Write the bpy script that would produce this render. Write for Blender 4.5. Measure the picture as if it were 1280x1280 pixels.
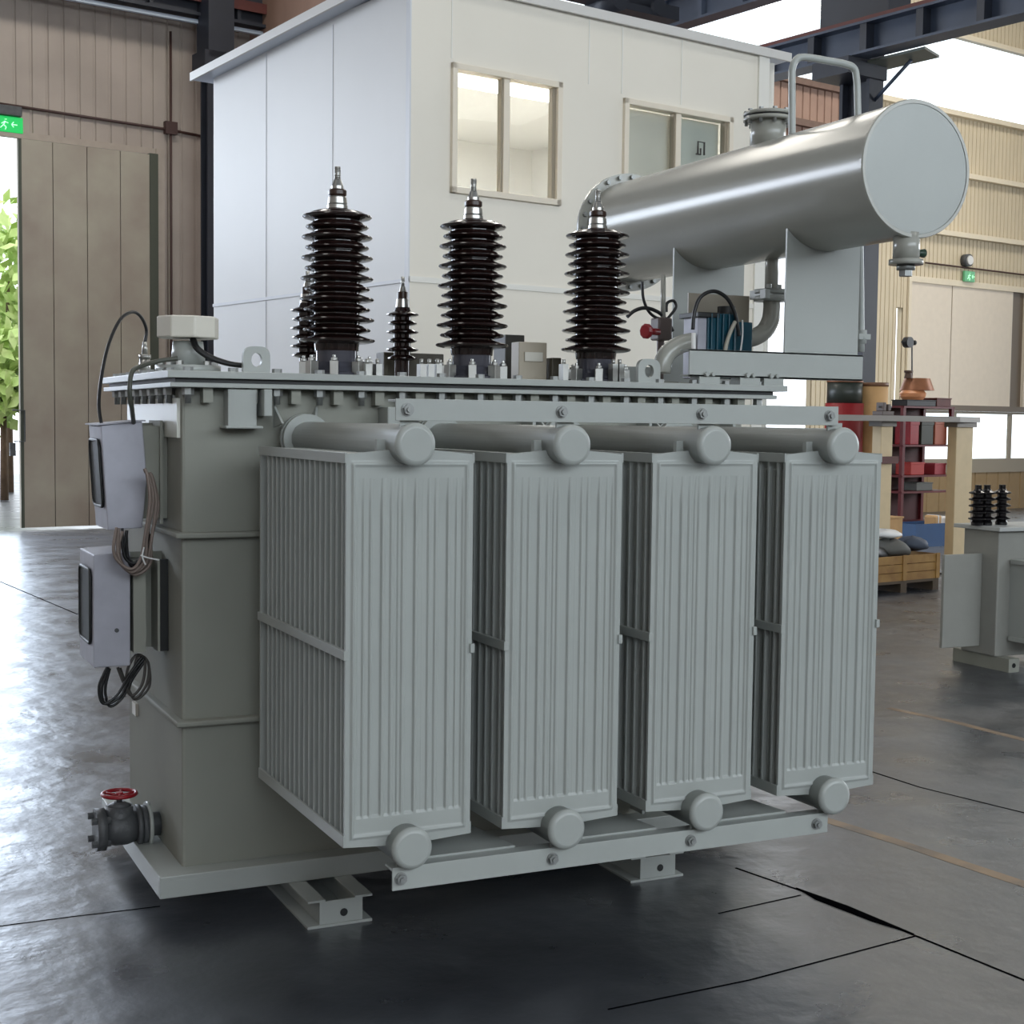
import bpy, math, random
from mathutils import Vector as V, Matrix
random.seed(7)
for o in list(bpy.data.objects): bpy.data.objects.remove(o)
S = bpy.context.scene
COL = S.collection
PI = math.pi
# ---------------------------------------------------------------- camera
F_PX = 1818.56
PITCH, ROLL, YAW = 0.0631404, 0.0121898, 0.4426311
EYE = V((-1.38004, -4.04478, 1.79716))
fw = V((math.sin(YAW)*math.cos(PITCH), math.cos(YAW)*math.cos(PITCH), -math.sin(PITCH)))
_r = V((math.cos(YAW), -math.sin(YAW), 0)); _u = _r.cross(fw)
rt = _r*math.cos(ROLL)+_u*math.sin(ROLL); up = _u*math.cos(ROLL)-_r*math.sin(ROLL)
cd = bpy.data.cameras.new('camera'); cam = bpy.data.objects.new('camera', cd); COL.objects.link(cam)
cd.sensor_width = 36; cd.lens = F_PX/1280*36; cd.clip_start = .05; cd.clip_end = 300
m = Matrix.Identity(4)
for i in range(3):
    m[i][0] = rt[i]; m[i][1] = up[i]; m[i][2] = -fw[i]; m[i][3] = EYE[i]
cam.matrix_world = m
S.camera = cam
# hall axes: the hall is turned 11 degrees against the transformer
AZ = math.radians(11)
HU = V((math.cos(AZ), math.sin(AZ), 0)); HV = V((-math.sin(AZ), math.cos(AZ), 0))
def H(u, v, z): return HU*u + HV*v + V((0, 0, z))
def ray(px, py): return fw + rt*((px-640)/F_PX) - up*((py-640)/F_PX)
def at(px, py, Y):                                   # point in the transformer's plane Y
    d = ray(px, py); return EYE + d*((Y-EYE.y)/d.y)
def hp(px, py, v):                                   # hall coordinates (u, v, z) in the plane v
    d = ray(px, py); t = (v-EYE.dot(HV))/d.dot(HV); p = EYE+d*t
    return V((p.dot(HU), v, p.z))
# ---------------------------------------------------------------- world, light, exposure
S.view_settings.view_transform = 'Standard'; S.view_settings.look = 'None'
S.view_settings.exposure = 0.0; S.view_settings.gamma = 1; S.view_settings.use_curve_mapping = False
w = bpy.data.worlds.new('World'); S.world = w; w.use_nodes = True
w.node_tree.nodes['Background'].inputs[0].default_value = (.88, .94, 1, 1)
w.node_tree.nodes['Background'].inputs[1].default_value = 2.6
def area(name, u, v, z, sx, sy, direction, power, col):
    l = bpy.data.lights.new(name, 'AREA'); l.shape = 'RECTANGLE'; l.size = sx; l.size_y = sy
    l.energy = power; l.color = col
    o = bpy.data.objects.new(name, l); COL.objects.link(o)
    o.location = H(u, v, z)
    d = HU*direction[0]+HV*direction[1]+V((0, 0, direction[2]))
    o.rotation_euler = d.to_track_quat('-Z', 'Y').to_euler()
    return o
area('rear_fill_light', 2, -13.9, 6.8, 24, 5, (0, 1, -.1), 1500, (.84, .92, 1))  # added fill lamp behind the camera, source not in view
area('far_left_fill_light', -5.0, 18.8, 6.1, 8, 2.9, (.25, -1, -.1), 1000, (.80, .87, 1))  # added unseen lamp, placed to light the cabin's left wall
area('door_daylight', 3.0, 18.7, 3.2, 4, 5.8, (-.05, -1, -.1), 560, (.68, .80, 1))
area('overhead_fill_a', 3, 0, 12.2, 20, 1.6, (0, 0, -1), 330, (1, .98, .92))  # added overhead lamp; the ceiling has no opening here
area('overhead_fill_b', 14, 11, 12.2, 26, 1.6, (0, 0, -1), 1500, (1, .95, .86))  # added overhead lamp, brightens the far right wall
area('right_fill_light', 26, 2, 5, 14, 5, (-1, 0, 0), 1300, (.88, .93, 1))  # added fill lamp out of view on the right

# ---------------------------------------------------------------- materials
MATS = {}
def srgb(c):
    return tuple(((x/255)/12.92 if x/255 <= .04045 else (((x/255)+.055)/1.055)**2.4) for x in c)
def mat(name, rgb, rough=.5, metal=0, noise=0, nscale=8, bump=0, bscale=60, rgb2=None, coat=0, spec=.5):
    if name in MATS: return MATS[name]
    mm = bpy.data.materials.new(name); mm.use_nodes = True; nt = mm.node_tree
    b = nt.nodes['Principled BSDF']; c = srgb(rgb)
    b.inputs['Roughness'].default_value = rough; b.inputs['Metallic'].default_value = metal
    b.inputs['Specular IOR Level'].default_value = spec
    b.inputs['Coat Weight'].default_value = coat
    tc = nt.nodes.new('ShaderNodeTexCoord'); n = nt.nodes.new('ShaderNodeTexNoise')
    n.inputs['Scale'].default_value = nscale; n.inputs['Detail'].default_value = 5
    nt.links.new(tc.outputs['Object'], n.inputs['Vector'])
    r = nt.nodes.new('ShaderNodeValToRGB'); nt.links.new(n.outputs['Fac'], r.inputs['Fac'])
    c2 = srgb(rgb2) if rgb2 else tuple(x*(1-noise) for x in c)
    r.color_ramp.elements[0].position = .3; r.color_ramp.elements[1].position = .7
    r.color_ramp.elements[0].color = (*c2, 1); r.color_ramp.elements[1].color = (*c, 1)
    nt.links.new(r.outputs['Color'], b.inputs['Base Color'])
    if bump:
        n2 = nt.nodes.new('ShaderNodeTexNoise'); n2.inputs['Scale'].default_value = bscale
        nt.links.new(tc.outputs['Object'], n2.inputs['Vector'])
        bp = nt.nodes.new('ShaderNodeBump'); bp.inputs['Strength'].default_value = bump; bp.inputs['Distance'].default_value = .01
        nt.links.new(n2.outputs['Fac'], bp.inputs['Height']); nt.links.new(bp.outputs['Normal'], b.inputs['Normal'])
    MATS[name] = mm
    return mm
def emit(name, rgb, s):
    mm = bpy.data.materials.new(name); mm.use_nodes = True; b = mm.node_tree.nodes['Principled BSDF']
    b.inputs['Base Color'].default_value = (*srgb(rgb), 1)
    b.inputs['Emission Color'].default_value = (*srgb(rgb), 1); b.inputs['Emission Strength'].default_value = s
    return mm
def glass(name, tint=(.95, .97, .97), gl=.12):
    mm = bpy.data.materials.new(name); mm.use_nodes = True; nt = mm.node_tree; nt.nodes.clear()
    o = nt.nodes.new('ShaderNodeOutputMaterial'); t = nt.nodes.new('ShaderNodeBsdfTransparent'); g = nt.nodes.new('ShaderNodeBsdfGlossy')
    t.inputs[0].default_value = (*tint, 1); g.inputs['Roughness'].default_value = .02
    mx = nt.nodes.new('ShaderNodeMixShader'); mx.inputs[0].default_value = gl
    nt.links.new(t.outputs[0], mx.inputs[1]); nt.links.new(g.outputs[0], mx.inputs[2]); nt.links.new(mx.outputs[0], o.inputs[0])
    return mm
GREY = mat('grey_enamel', (166, 170, 166), .34, noise=.07, nscale=3, bump=.04, bscale=25)
GREY_D = mat('grey_enamel_tank', (146, 147, 138), .62, spec=.2, noise=.10, nscale=2.2, bump=.05, bscale=18)
CONS = mat('grey_enamel_drum', (160, 160, 152), .22, noise=.05, nscale=2, bump=.02, bscale=12)
PORC = mat('brown_porcelain', (38, 24, 22), .14, noise=.3, nscale=6, spec=.6)
STEEL = mat('bright_steel', (190, 190, 186), .28, metal=.9, noise=.1, nscale=30)
ZINC = mat('zinc_bolt', (150, 152, 150), .4, metal=.6, noise=.2, nscale=60)
DARK = mat('dark_rubber', (22, 24, 24), .5, noise=.2)
CABLE = mat('grey_cable', (72, 68, 64), .5, noise=.2, nscale=20)
CABLE_B = mat('black_cable', (20, 20, 22), .4, noise=.2, nscale=20)
CASTI = mat('cast_iron', (84, 86, 88), .5, noise=.3, nscale=15, bump=.2, bscale=80)
RED = mat('red_paint', (150, 22, 34), .35, noise=.2, nscale=20)
TEAL = mat('teal_enamel', (16, 74, 92), .3, noise=.2, nscale=12)
STAIN = mat('stainless_sheet', (170, 170, 180), .5, metal=.15, noise=.12, nscale=14)
WHITE = mat('white_panel', (226, 226, 224), .42, noise=.03, nscale=1.2)
WHITE_F = mat('white_panel_front', (236, 230, 217), .45, noise=.05, nscale=1.0)
CREAM = mat('cream_upvc', (232, 222, 204), .4, noise=.03)
SIDING_L = mat('left_siding', (176, 164, 154), .6, noise=.18, nscale=1.2)
SIDING_R = mat('right_siding', (214, 200, 172), .6, noise=.10, nscale=1.0)
SIDING_RED = mat('rusty_siding', (158, 128, 112), .65, noise=.25, nscale=1.5)
DOORG = mat('sliding_door_sheet', (172, 166, 150), .55, noise=.16, nscale=1.1, rgb2=(150, 138, 126))
DOORC = mat('cream_door_sheet', (226, 214, 196), .5, noise=.05)
STEEL_D = mat('dark_structural_steel', (38, 42, 52), .5, noise=.2, nscale=3)
STEEL_BL = mat('blue_grey_steel', (66, 76, 94), .45, noise=.25, nscale=3)
RUSTRED = mat('oxide_red_steel', (96, 46, 40), .6, noise=.3, nscale=4)
CREAMP = mat('cream_post', (214, 192, 152), .5, noise=.08)
WOOD = mat('crate_wood', (158, 122, 66), .65, rgb2=(128, 92, 44), nscale=6, bump=.2)
CARD = mat('cardboard', (196, 156, 106), .7, noise=.1)
BRONZE = mat('bronze_brown', (146, 96, 66), .4, metal=.3, noise=.2)
BLUE = mat('blue_plastic', (26, 72, 118), .4, noise=.1)
LEAF = mat('outdoor_leaves', (206, 222, 150), .7, rgb2=(170, 200, 110), nscale=3)
BARK = mat('tree_bark', (110, 90, 70), .8, noise=.3)
GLASS = glass('window_glass')
YELLOW = mat('worn_lane_paint', (150, 122, 90), .45, rgb2=(84, 76, 70), nscale=5)
JOINT = mat('dark_joint', (8, 8, 10), .9, spec=.0)

def floor_mat():
    mm = bpy.data.materials.new('dark_epoxy_floor'); mm.use_nodes = True; nt = mm.node_tree; b = nt.nodes['Principled BSDF']
    tc = nt.nodes.new('ShaderNodeTexCoord')
    def noise(scale, det, stretch=None):
        n = nt.nodes.new('ShaderNodeTexNoise'); n.inputs['Scale'].default_value = scale; n.inputs['Detail'].default_value = det
        if stretch:
            mp = nt.nodes.new('ShaderNodeMapping'); mp.inputs['Scale'].default_value = stretch
            mp.inputs['Rotation'].default_value = (0, 0, -.44)
            nt.links.new(tc.outputs['Object'], mp.inputs['Vector']); nt.links.new(mp.outputs[0], n.inputs['Vector'])
        else: nt.links.new(tc.outputs['Object'], n.inputs['Vector'])
        return n
    def ramp(n, p0, c0, p1, c1):
        r = nt.nodes.new('ShaderNodeValToRGB'); nt.links.new(n.outputs['Fac'], r.inputs['Fac'])
        r.color_ramp.elements[0].position = p0; r.color_ramp.elements[0].color = (*c0, 1)
        r.color_ramp.elements[1].position = p1; r.color_ramp.elements[1].color = (*c1, 1); return r
    n1 = noise(1.1, 6); r1 = ramp(n1, .3, (.018, .020, .025), .72, (.056, .062, .074))
    nt.links.new(r1.outputs[0], b.inputs['Base Color'])
    n2 = noise(2.3, 7); r2 = ramp(n2, .3, (.24,)*3, .75, (.44,)*3)
    nt.links.new(r2.outputs[0], b.inputs['Roughness'])
    b.inputs['IOR'].default_value = 2.1
    n3 = noise(5, 6)
    bp = nt.nodes.new('ShaderNodeBump'); bp.inputs['Strength'].default_value = .30; bp.inputs['Distance'].default_value = .03
    nt.links.new(n3.outputs['Fac'], bp.inputs['Height']); nt.links.new(bp.outputs[0], b.inputs['Normal'])
    return mm
FLOOR = floor_mat()

# ---------------------------------------------------------------- mesh builder
class MB:
    def __init__(s): s.v = []; s.f = []; s.sm = []
    def add(s, vs, fs, smooth=False):
        n = len(s.v); s.v += [tuple(p) for p in vs]; s.f += [tuple(i+n for i in f) for f in fs]; s.sm += [smooth]*len(fs); return s
    def box(s, a, b, T=None):
        x0, x1 = sorted((a[0], b[0])); y0, y1 = sorted((a[1], b[1])); z0, z1 = sorted((a[2], b[2]))
        P = [(x0, y0, z0), (x1, y0, z0), (x1, y1, z0), (x0, y1, z0), (x0, y0, z1), (x1, y0, z1), (x1, y1, z1), (x0, y1, z1)]
        if T: P = [T(*p) for p in P]
        return s.add(P, [(0, 3, 2, 1), (4, 5, 6, 7), (0, 1, 5, 4), (1, 2, 6, 5), (2, 3, 7, 6), (3, 0, 4, 7)])
    def cyl(s, p0, p1, r0, r1=None, n=24, caps=True, smooth=True):
        r1 = r0 if r1 is None else r1
        return s.loft(p0, p1, [(0, r0), (1, r1)], n, caps, smooth)
    def loft(s, p0, p1, prof, n=24, caps=True, smooth=True):
        """prof: list of (t along p0-p1, radius); sharp rings doubled by giving the same t twice"""
        p0 = V(p0); p1 = V(p1); d = p1-p0; z = d.normalized()
        x = z.orthogonal().normalized(); y = z.cross(x)
        vs = []; fs = []
        for t, r in prof:
            for i in range(n):
                a = 2*PI*i/n; vs.append(p0+d*t+x*(r*math.cos(a))+y*(r*math.sin(a)))
        k = len(prof)
        for j in range(k-1):
            for i in range(n):
                a = j*n+i; b = j*n+(i+1) % n; fs.append((a, b, b+n, a+n))
        s.add(vs, fs, smooth)
        if caps:
            m0 = len(s.v)-k*n
            s.f += [tuple(m0+i for i in reversed(range(n))), tuple(m0+(k-1)*n+i for i in range(n))]; s.sm += [False, False]
        return s
    def lathe(s, c, prof, n=32, flat=False):
        """prof: list of (radius, z) about the vertical through c; each segment its own ring pair so edges stay crisp"""
        c = V(c)
        for (r0, z0), (r1, z1) in zip(prof, prof[1:]):
            vs = []
            for r, z in ((r0, z0), (r1, z1)):
                for i in range(n):
                    a = 2*PI*i/n; vs.append((c.x+r*math.cos(a), c.y+r*math.sin(a), c.z+z))
            s.add(vs, [(i, (i+1) % n, n+(i+1) % n, n+i) for i in range(n)], not flat)
        return s
    def tube(s, pts, r, n=10, closed=False, sub=6):
        P = [V(p) for p in pts]
        if sub > 1 and len(P) > 2:
            Q = []
            L = len(P)
            for i in range(L if closed else L-1):
                if closed: a, b, c, d = P[i-1], P[i], P[(i+1) % L], P[(i+2) % L]
                else: a, b, c, d = P[max(i-1, 0)], P[i], P[i+1], P[min(i+2, L-1)]
                for k in range(sub):
                    t = k/sub
                    Q.append(.5*((2*b)+(c-a)*t+(2*a-5*b+4*c-d)*t*t+(3*b-a-3*c+d)*t**3))
            if not closed: Q.append(P[-1])
            P = Q
        K = len(P); vs = []; prev = None
        for i, p in enumerate(P):
            if closed: t = (P[(i+1) % K]-P[i-1])
            else: t = P[min(i+1, K-1)]-P[max(i-1, 0)]
            t.normalize()
            x = (t.orthogonal() if prev is None else prev-t*prev.dot(t)).normalized(); prev = x; y = t.cross(x)
            for k in range(n):
                a = 2*PI*k/n; vs.append(p+x*(r*math.cos(a))+y*(r*math.sin(a)))
        fs = []
        for i in range(K if closed else K-1):
            j = (i+1) % K
            for k in range(n): fs.append((i*n+k, i*n+(k+1) % n, j*n+(k+1) % n, j*n+k))
        s.add(vs, fs, True)
        if not closed:
            m0 = len(s.v)-K*n
            s.f += [tuple(m0+i for i in reversed(range(n))), tuple(m0+(K-1)*n+i for i in range(n))]; s.sm += [False, False]
        return s
    def prism(s, poly, d):
        """poly: 3-D points of a flat outline, pushed along d"""
        d = V(d); n = len(poly); vs = [V(p) for p in poly]+[V(p)+d for p in poly]
        return s.add(vs, [tuple(reversed(range(n))), tuple(range(n, 2*n))]+[(i, (i+1) % n, n+(i+1) % n, n+i) for i in range(n)])
    def hexnut(s, p0, p1, r): return s.cyl(p0, p1, r, n=6, smooth=False)
    def build(s, name, m, parent=None, bevel=0, kind=None, label=None, cat=None, group=None, origin=None):
        me = bpy.data.meshes.new(name)
        og = V(origin) if origin is not None else V((0, 0, 0))
        me.from_pydata([tuple(V(p)-og) for p in s.v], [], s.f); me.update()
        me.polygons.foreach_set('use_smooth', s.sm)
        import bmesh
        bm = bmesh.new(); bm.from_mesh(me)
        bmesh.ops.recalc_face_normals(bm, faces=bm.faces); bm.to_mesh(me); bm.free()
        if m: me.materials.append(m)
        o = bpy.data.objects.new(name, me); COL.objects.link(o)
        o.location = og
        if parent is not None:
            o.parent = parent; o.matrix_parent_inverse = Matrix.Translation(world_loc(parent)).inverted()
        if bevel:
            b = o.modifiers.new('bevel', 'BEVEL'); b.width = bevel; b.segments = 2; b.limit_method = 'ANGLE'; b.angle_limit = .7
        if kind: o['kind'] = kind
        if label: o['label'] = label
        if cat: o['category'] = cat
        if group: o['group'] = group
        return o
def world_loc(o):
    p = V(o.location)
    if o.parent is not None: p = o.matrix_parent_inverse @ p + world_loc(o.parent)
    return p
def thing(name, loc, label, cat, group=None):
    o = bpy.data.objects.new(name, None); COL.objects.link(o); o.location = loc; o['label'] = label; o['category'] = cat
    if group: o['group'] = group
    return o
def copy(o, parent, off):
    """copy of a part (and its sub-parts) moved by off"""
    c = o.copy(); COL.objects.link(c); c.parent = parent; c.matrix_parent_inverse = o.matrix_parent_inverse.copy(); c.location = V(o.location)+V(off)
    for ch in [x for x in o.children]:
        d = ch.copy(); COL.objects.link(d); d.parent = c
        d.matrix_parent_inverse = ch.matrix_parent_inverse.copy()
    return c
def struct(mb, name, m, bevel=0, parent=None):
    return mb.build(name, m, parent, bevel=bevel, kind='structure' if parent is None else None)

# ================================================================= the hall
VL, VR = 19.0, 15.4         # far wall, left bay and right bay
mb = MB(); mb.add([H(-10, -14, 0), H(60, -14, 0), H(60, 40, 0), H(-10, 40, 0)], [(0, 1, 2, 3)])
mb.add([H(-10, -14, -.3), H(60, -14, -.3), H(60, 40, -.3), H(-10, 40, -.3)], [(0, 3, 2, 1)])
struct(mb, 'floor', FLOOR)
def siding(mb, u0, u1, z0, z1, v, period=.25, depth=.02, flat=.8):
    """profiled sheet: wide pans with a narrow groove between, 3-D thickness behind"""
    us = []; u = u0
    while u < u1-1e-6:
        e = min(u+period, u1); us += [(u, v), (u+(e-u)*flat, v), (u+(e-u)*(flat+.05), v+depth), (u+(e-u)*.95, v+depth)]; u = e
    us.append((u1, v)); n = len(us)
    vs = [H(a, b, z0) for a, b in us]+[H(a, b, z1) for a, b in us]
    mb.add(vs, [(i, i+1, n+i+1, n+i) for i in range(n-1)])
    mb.box((u0, v+depth+.01, z0), (u1, v+depth+.12, z1), H)
DL0, DL1, DZ = .6, 7.3, 6.03
mb = MB(); siding(mb, -10, DL0, 7.6, 8.7, VL); siding(mb, -10, DL0, 0, 4.6, VL); siding(mb, DL0, DL1, DZ, 8.2, VL); siding(mb, DL1, 13.2, 0, 8.2, VL)
siding(mb, -10, 13.2, 9.9, 12.4, VL)
struct(mb, 'wall_back_left', SIDING_L)
mb = MB(); siding(mb, 7.6, 13.2, 8.2, 9.9, VL-.02); siding(mb, -10, 7.6, 8.2, 8.9, VL-.02)
struct(mb, 'wall_back_upper', SIDING_RED)
# high window strip over the crane rail
mb = MB()
for i in range(12): mb.box((-9.9+i*1.5, VL, 8.9), (-9.84+i*1.5, VL+.06, 9.9), H)
mb.box((-10, VL, 8.88), (7.6, VL+.06, 8.95), H); mb.box((-10, VL, 9.84), (7.6, VL+.06, 9.9), H)
win = struct(mb, 'window_1', CREAM)
MB().box((-9.9, VL+.02, 8.93), (7.6, VL+.03, 9.86), H).build('pane', GLASS, win)
# left sliding door leaf and frame
mb = MB(); g0 = 5.06; n = 4
for i in range(n):
    a = g0+(7.22-g0)*i/n; b = g0+(7.22-g0)*(i+1)/n-.012
    mb.box((a, VL-.16, .04), (b, VL-.10, 5.98), H)
mb.box((g0+.01, VL-.10, .04), (7.21, VL-.08, 5.97), H)
door = struct(mb, 'door_1', DOORG)
DGREEN = mat('green_grey_trim', (70, 74, 62), .5)
MB().box((7.16, VL-.18, .04), (7.30, VL-.02, 6.0), H).build('edge_post', DGREEN, door)
MB().box((g0, VL-.175, .04), (g0+.05, VL-.16, 5.98), H).build('edge_strip', DGREEN, door)
p = hp(25, 525, VL-.16)
mb = MB()
mb.tube([H(p.x-.12, VL-.17, p.z+.15), H(p.x+.06, VL-.2, p.z+.15), H(p.x+.06, VL-.2, p.z-.33), H(p.x-.1, VL-.17, p.z-.33)], .012, sub=1)
mb.box((p.x-.17, VL-.2, p.z-.55), (p.x-.08, VL-.16, p.z-.35), H)
mb.build('door_handle', CASTI, door)
mb = MB(); mb.box((DL0, VL-.08, 6.0), (7.35, VL, 6.10), H); mb.box((7.30, VL-.10, 0), (7.44, VL, 6.1), H); mb.box((7.53, VL-.05, 0), (7.60, VL, 8.1), H)
struct(mb, 'trim_1', mat('pale_trim', (172, 160, 148), .5, noise=.1))
# white pipe/rail and crane beam on the left bay
mb = MB(); mb.box((-10, VL-.5, 8.09), (13, VL-.42, 8.15), H)
mb.build('crane_rail_pipe', mat('pale_blue_pipe', (170, 182, 196), .4), label='long pale blue-grey pipe running under the dark crane beam over the left doorway', cat='pipe')
b = MB(); b.box((-10, VL-.6, 8.19), (13, VL-.3, 8.24), H); b.box((-10, VL-.47, 8.24), (13, VL-.44, 8.80), H); b.box((-10, VL-.62, 8.80), (13, VL-.3, 8.86), H)
for i in range(15): b.box((-9.5+i*1.5, VL-.58, 8.24), (-9.44+i*1.5, VL-.47, 8.8), H)
bo = b.build('crane_beam', STEEL_D, label='dark steel crane beam high on the wall above the left sliding door', cat='beam')
MB().box((-10, VL-.63, 8.40), (13, VL-.60, 8.56), H).build('rail_strip', RUSTRED, bo)
# upper second beam, left
b = MB(); b.box((-10, 15.0, 7.92), (12, 15.28, 8.02), H)
# left black column
c0 = hp(253.5, 395, 18.4).x; c1 = hp(270, 395, 18.4).x
mb = MB(); mb.box((c0, 18.2, 0), (c1, 18.23, 7.5), H); mb.box((c0, 18.45, 0), (c1, 18.48, 7.5), H); mb.box(((c0+c1)/2-.03, 18.23, 0), ((c0+c1)/2+.03, 18.45, 7.5), H)
mb.box((c0-.03, 18.1, 7.5), (c1+.18, 18.55, 12.4), H); mb.box((c0-.09, 18.1, 7.35), (c1+.2, 18.6, 7.6), H); mb.box((c0-.1, 18.15, 0), (c1+.1, 18.55, .03), H)
mb.build('steel_column', STEEL_D, label='slim black steel column rising beside the left corner of the white cabin', cat='column')
# conduits, left
mb = MB(); mb.tube([H(4.0, VL-.04, 6.50), H(7.53, VL-.04, 6.44), H(8.2, VL-.04, 6.40)], .022, sub=1)
mb.tube([H(7.56, VL-.08, 8.0), H(7.56, VL-.08, .1)], .02, sub=1); mb.box((7.46, VL-.12, 6.36), (7.66, VL-.02, 6.56), H)
mb.build('cable_conduit', mat('brown_conduit', (70, 48, 44), .5), label='dark brown conduit with a junction box above the left sliding door', cat='conduit')
# exit signs
EG = emit('exit_green', (20, 170, 80), .9)
def exit_sign(cx, cz, v, wd, ht, label, sm, housing=True):
    t = thing('exit_sign', H(cx, v, cz-ht/2), label, 'sign')
    MB().box((cx-wd/2, v-.06, cz-ht/2), (cx+wd/2, v, cz+ht/2), H).build('sign_face', sm, t, bevel=.01)
    k = ht/.3; pic = MB()          # running figure and arrow
    def bar(a, b, r): pic.tube([H(cx+a[0]*k, v-.064, cz+a[1]*k), H(cx+b[0]*k, v-.064, cz+b[1]*k)], r*k, n=6, sub=1)
    bar((-.02, .08), (-.021, .09), .022); bar((-.03, .05), (-.06, -.02), .014); bar((-.06, -.02), (-.01, -.06), .010); bar((-.01, -.06), (-.03, -.11), .009)
    bar((-.06, -.02), (-.12, -.08), .010); bar((-.03, .04), (.03, .02), .008); bar((-.04, .04), (-.1, .0), .008)
    bar((.09, 0), (.20, 0), .010); bar((.09, 0), (.13, .05), .009); bar((.09, 0), (.13, -.05), .009)
    pic.build('pictogram', emit('exit_white_'+str(round(cx)), (190, 255, 210), .8), t)
    if housing:
        MB().box((cx-wd*.55, v-.1, cz+ht*.55), (cx+wd*.45, v, cz+ht*1.15), H).build('lamp_housing', CASTI, t, bevel=.01)
    return t
p = hp(6, 156, VL); exit_sign(p.x, p.z, VL-.03, .5, .24, 'glowing green exit sign above the open left doorway', EG)
p = hp(1208, 346, VR); exit_sign(p.x, p.z, VR-.03, .34, .22, 'small pale green exit sign over the tall cream door at the far right', mat('exit_pale', (110, 190, 140), .4), False)

# right bay --------------------------------------------------------
def U(px, py=500, v=VR): return hp(px, py, v).x
def Z(px, py, v=VR): return hp(px, py, v).z
ua, ub = U(900), U(1014)                    # open doorway seen beside the cabin
uc, ud = U(1117.5), U(1125.5)               # narrow slit of daylight
ue = U(1131); uf = 33.0
ztop = 8.2
mb = MB()
siding(mb, ub, uc, 0, 6.0, VR, .13); siding(mb, uc, ud, Z(1121, 384), 6.0, VR, .13); siding(mb, ud, ue, 0, 6.0, VR, .13)
siding(mb, ue, uf, Z(1200, 356), 8.15, VR, .13)
siding(mb, 20.3, ue, 6.0, 8.15, VR, .13)
siding(mb, 20.3, uf, 9.75, 12.4, VR, .13)
siding(mb, uf, 60, 0, 12.4, VR, .4)
struct(mb, 'wall_back_right', SIDING_R)
mb = MB(); siding(mb, ue, uf, 0, 1.05, VR-.01, .4, flat=.9); struct(mb, 'wall_back_lower', mat('tan_wall', (150, 124, 84), .6, noise=.1))
mb = MB(); siding(mb, 9, 20.3, 5.6, 8.15, VR, .2); siding(mb, 9, ua, 0, 5.6, VR, .2)
struct(mb, 'wall_back_middle', SIDING_RED)
mb = MB(); mb.box((9, VR-.02, 0), (9.15, VL, 12.4), H); struct(mb, 'wall_return', SIDING_RED)
mb = MB()
for z in (5.6, 6.45, 7.4, 8.15): mb.box((9, VR-.12, z-.06), (20.3, VR-.01, z+.06), H)
struct(mb, 'trim_2', mat('rusty_girt', (112, 88, 76), .6, noise=.2))
mb = MB()
for z in (Z(1210, 296), 6.95, 8.17, 9.73): mb.box((20.2, VR-.14, z-.05), (uf, VR-.01, z+.05), H)
struct(mb, 'trim_3', mat('cream_girt', (228, 216, 192), .5, noise=.05))
mb = MB(); u = 12.0
while u < uf: mb.box((u, VR, 8.2), (u+.06, VR+.05, 9.7 if u > 20.3 else 12), H); u += 8.3
mb.box((9.2, VR, 12), (20.3, VR+.05, 12.1), H)
win = struct(mb, 'window_2', CREAM)
MB().box((9.2, VR+.02, 8.2), (uf, VR+.03, 9.75), H).box((9.2, VR+.02, 9.75), (20.2, VR+.03, 12), H).build('pane', GLASS, win)
# tall cream sliding door with glazed strip
zt = Z(1200, 357); zb = Z(1250, 508); z1 = Z(1250, 518); z2 = Z(1250, 573); z3 = Z(1250, 590)
us = [ue, U(1190, 400), U(1266, 400), U(1281, 400), uf]
mb = MB()
mb.box((us[0]+.05, VR+.01, zb), (us[1]-.02, VR+.06, zt), H); mb.box((us[1]+.01, VR+.01, zb), (us[2], VR+.06, zt), H); mb.box((us[3], VR-.02, zb), (us[4], VR+.06, zt), H)
door = struct(mb, 'door_2', DOORC)
mb = MB(); mb.box((us[1]-.02, VR+.03, zb), (us[1]+.01, VR+.08, zt), H); mb.box((us[2], VR+.05, zb), (us[3], VR+.1, zt), H); mb.box((us[0], VR-.05, zb-.12), (uf, VR+.05, zb), H)
mb.build('door_frame', mat('brown_door_frame', (112, 100, 86), .5), door)
mb = MB(); mb.box((us[0], VR-.03, zt-.02), (uf, VR-.01+.02, zt+.1), H); mb.box((us[0]-.02, VR-.05, 0), (us[0]+.06, VR, zt+.05), H)
mb.build('head_trim', mat('cream_girt', (228, 216, 192)), door)
mb = MB(); mb.box((ue, VR, z1), (uf, VR+.05, z1+.05), H); mb.box((ue, VR-.03, z3), (uf, VR+.05, z2), H)
for px in (1192, 1262): mb.box((U(px), VR, z2), (U(px)+.12, VR+.05, z1), H)
win = struct(mb, 'window_3', mat('greige_frame', (150, 140, 122), .5))
MB().box((ue, VR+.02, z2), (uf, VR+.03, z1), H).build('pane', GLASS, win)
# bulkhead lamp and conduit over the right door
p = hp(1205, 326, VR)
t = thing('wall_lamp', H(p.x, VR-.1, p.z-.12), 'round grey bulkhead lamp on the corrugated wall above the pale exit sign', 'lamp')
MB().cyl(H(p.x, VR-.14, p.z), H(p.x, VR, p.z), .13, n=20).build('lamp_body', CASTI, t)
MB().cyl(H(p.x, VR-.17, p.z), H(p.x, VR-.14, p.z), .09, .1, n=20).build('lens', WHITE, t)
mb = MB(); mb.tube([H(U(1150), VR-.04, Z(1150, 328)), H(uf, VR-.04, Z(1280, 343)-.05)], .018, sub=1)
mb.build('cable_conduit', mat('brown_conduit', (70, 48, 44), .5), label='thin dark conduit running along the cream wall beside the bulkhead lamp', cat='conduit')

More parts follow.
